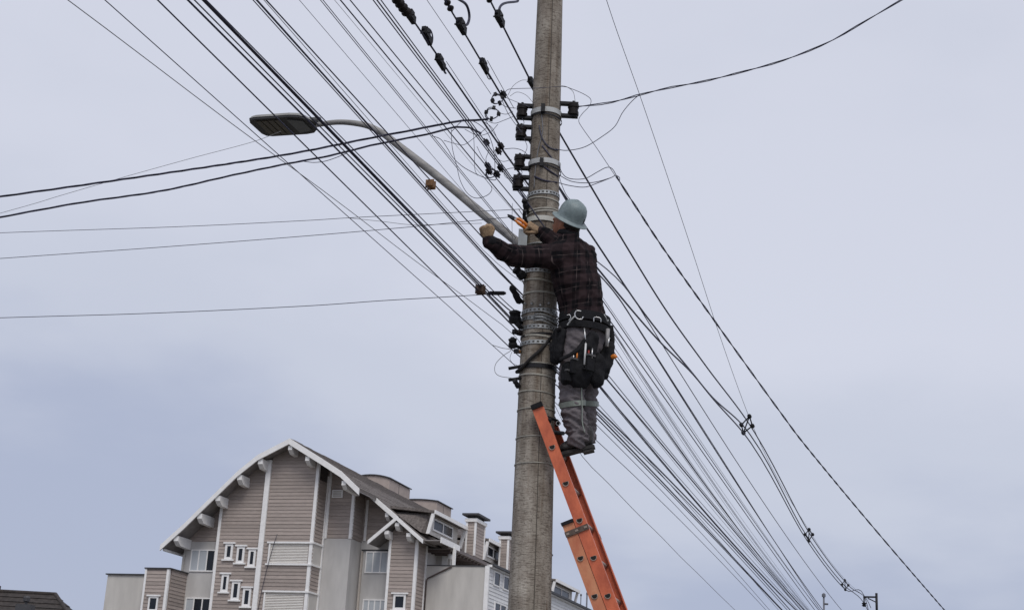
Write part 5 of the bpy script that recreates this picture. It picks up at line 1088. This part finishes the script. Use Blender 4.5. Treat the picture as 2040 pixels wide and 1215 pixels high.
def pouch(x, y, Yv, hw_, hd_, hh, name, m=BLK, tilt=(0, 0, 1)):
    c = A_(x, y, Yv); bm = bmesh.new(); bbox(bm, (-hw_, -hd_, -hh), (hw_, hd_, hh), min(hw_, hd_) * .45)
    for v in bm.verts: v.co.x *= 1 - .12 * (v.co.z / hh); v.co += Vector((.004 * mnoise.noise(v.co * 40), .004 * mnoise.noise(v.co * 33 + Vector((3, 3, 3))), 0))
    R3 = Matrix((SH, FWD, (0, 0, 1))).transposed(); bmesh.ops.transform(bm, matrix=R3.to_4x4(), verts=bm.verts); bmesh.ops.translate(bm, vec=Vector(c), verts=bm.verts); return from_bm(name, bm, m, belt, False)
def bag(name, chains, vox=.008):
    bm = bmesh.new()
    for pts, rad in chains: limb(bm, [A_(*p) for p in pts], rad, SH)
    return voxel(name, bm, vox, 2, BLK, belt, lambda c, n: .010 * (1 - abs(mnoise.noise(Vector((c.x * 14, c.y * 14, c.z * 9)))) * 2.4) + .004 * mnoise.noise(c * 45))
bag('tool_pouch', [(((1182, 672, 9.05), (1170, 700, 9.05), (1158, 740, 9.06), (1152, 760, 9.07)), ((.035, .028), (.070, .04), (.088, .045), (.078, .04))), (((1131, 732, 9.07), (1130, 756, 9.08)), ((.038, .035), (.040, .035)))])
for px_, y0_, y1_, w_ in ((1146, 716, 744, .034), (1176, 708, 738, .030), (1132, 738, 758, .022)):
    c = A_(px_, y0_, 9.0); h_ = np.linalg.norm(A_(px_, y1_, 9.0) - c); v, f = obox_data(c - np.array([0, 0, h_ / 2]), (SH, FWD, (0, 0, 1)), (w_, .010, h_ / 2)); pyd('pocket', v, f, BLK, belt); v, f = obox_data(c - FWD * .004, (SH, FWD, (0, 0, 1)), (w_ * 1.06, .012, .006)); pyd('pocket_highlight', v, f, mat('highlight_grey', (.07, .068, .07), .8, .2, 40), belt)  # lighter grey edges added as painted highlights on the black pockets
for px_, yt_, yb_, mm_, rr_ in ((1150, 700, 716, ORNG, .006), (1143, 704, 718, CHROME, .004), (1180, 694, 710, CHROME, .0045), (1173, 698, 710, mat('red_handle', (.25, .02, .015), .5), .006)): tube('hand_tool', [A_(px_, yt_, 9.0), A_(px_ - 1, yb_ + 4, 9.0)], rr_, mm_, belt, 8)
bag('holster', [(((1210, 690, 9.19), (1207, 712, 9.18), (1202, 738, 9.16)), ((.03, .05), (.042, .055), (.036, .05))), (((1190, 720, 9.12), (1190, 758, 9.12)), ((.055, .05), (.05, .045)))])
bag('holster', [(((1116, 660, 9.08), (1109, 690, 9.09), (1108, 716, 9.09)), ((.02, .05), (.025, .055), (.022, .045)))])
bag('phone_pouch', [(((1205, 730, 9.15), (1204, 748, 9.15)), ((.026, .03), (.022, .026)))])
def strap_(name, pts, r, m, parent, flat=2.4):
    P = spline([A_(*p) for p in pts], 6); bm = bmesh.new(); limb(bm, P, [(r * flat, r)] * len(P), [0.2, 0, 1], k=1, seg=8); return from_bm(name, bm, m, parent, True)
strap_('leg_strap', ((1186, 664, 9.08), (1166, 684, 9.0), (1140, 704, 9.0), (1116, 716, 9.05)), .006, BLK, belt); strap_('side_strap', ((1216, 650, 9.20), (1219, 680, 9.2), (1214, 715, 9.19)), .008, BLK, belt); strap_('side_strap', ((1111, 655, 9.06), (1108, 690, 9.07), (1106, 715, 9.08)), .008, BLK, belt)
tube('screwdriver_shaft', [A_(1167, 684, 8.985), A_(1164, 726, 8.985)], .0065, mat('white_handle', (.6, .6, .6), .4), belt, 8); tube('screwdriver_tip', [A_(1164, 654, 8.99), A_(1167, 684, 8.985)], .0045, CHROME, belt, 8); lathe('screwdriver_collar', [(.010, -.008), (.010, .008)], A_(1167, 679, 8.985), (0, 0, 1), DSTEEL, belt, 8); tube('screwdriver_ring', [A_(1164, 731, 8.985) + .010 * np.array([math.cos(t), 0, math.sin(t)]) for t in np.linspace(0, 6.28, 14)], .003, DSTEEL, belt, 5)
tube('tape_handle', spline([A_(1218, 712, 9.14), A_(1224, 709, 9.13), A_(1227, 713, 9.13)], 3), .014, ORNG, belt, 10)
tube('grey_tool', [A_(1211, 655, 9.09), A_(1209, 690, 9.09)], .013, mat('grey_tool_plastic', (.25, .24, .24), .5), belt, 8); tube('bright_tool', [A_(1214, 672, 9.08), A_(1210, 690, 9.08)], .006, CHROME, belt, 6)
def ringlet(name, pts, r, m): tube(name, spline([A_(*p) for p in pts], 5), r, m, belt, 6)
ringlet('buckle', ((1183, 641, 9.0), (1184, 632, 9.0), (1196, 634, 9.0), (1197, 642, 9.0)), .0032, CHROME); ringlet('carabiner', ((1158, 620, 8.98), (1149, 619, 8.98), (1145, 626, 8.98), (1149, 634, 8.98), (1158, 636, 8.98), (1162, 631, 8.98)), .0042, CHROME); ringlet('chain_link', ((1145, 630, 8.98), (1138, 637, 8.98), (1132, 645, 8.99), (1130, 648, 8.99)), .006, STEEL); ringlet('d_ring', ((1129, 628, 8.99), (1135, 627, 8.99), (1137, 633, 8.99), (1133, 638, 8.99)), .003, CHROME); ringlet('side_ring', ((1203, 626, 9.05), (1207, 632, 9.05), (1210, 640, 9.06), (1212, 637, 9.06)), .004, STEEL)
# positioning lanyard round the pole
PB = person_base
Pl_ = [at(1116, 652, 9.02)]
for x, y in ((1095, 676), (1075, 698), (1055, 716), (1040, 732)):
    q = at(x, y, 9.3); R = pole_r(q[2]) + .016; dx_ = np.clip(q[0] - pole_x(q[2]), -R * .97, R * .97); Pl_.append(at(x, y, 9.3 - math.sqrt(R * R - dx_ * dx_)))
zl = Pl_[-1][2]
for t in (185, 150, 110, 70, 35): R = pole_r(zl) + .018; zz = zl - .01 + (185 - t) * .0006; Pl_.append(np.array([pole_x(zz) + R * math.cos(math.radians(t)), 9.3 + R * math.sin(math.radians(t)), zz]))
Pl_.append(at(1205, 660, 9.33))
tag(tube('positioning_lanyard', spline(Pl_, 6), .011, mat('black_rope', (.018, .016, .017), .9, .3, 60, .5, 200), None, 8), 'black rope lanyard slung round the pole from the worker\'s belt', 'rope')
# pliers in the right hand
pt = thing('pliers', 'orange-handled pliers gripped in the worker\'s right glove', 'pliers', at(1040, 440, 9.0)); pb = at(1040, 440, 9.0); Q = lambda x, y, dy=0: at(x, y, 9.0 + dy) - pb
tube('handle', spline([Q(1026, 436), Q(1034, 437), Q(1043, 443), Q(1052, 452, .02)], 5), [.009] * 5 + [.011] * 11, ORNG, pt, 10); tube('handle', spline([Q(1026, 438, -.01), Q(1032, 444, -.012), Q(1040, 450, -.005), Q(1049, 457, .02)], 5), [.009] * 5 + [.011] * 11, ORNG, pt, 10)
tube('jaw', [Q(1027, 437), Q(1018, 431), Q(1011, 428)], [.012, .010, .005], DSTEEL, pt, 8); tube('jaw', [Q(1027, 439, -.006), Q(1018, 434, -.006), Q(1012, 431, -.004)], [.011, .009, .005], DSTEEL, pt, 8); lathe('pivot', [(.008, -.016), (.008, .016)], Q(1027, 438, -.003), (0, 1, 0), STEEL, pt, 8)
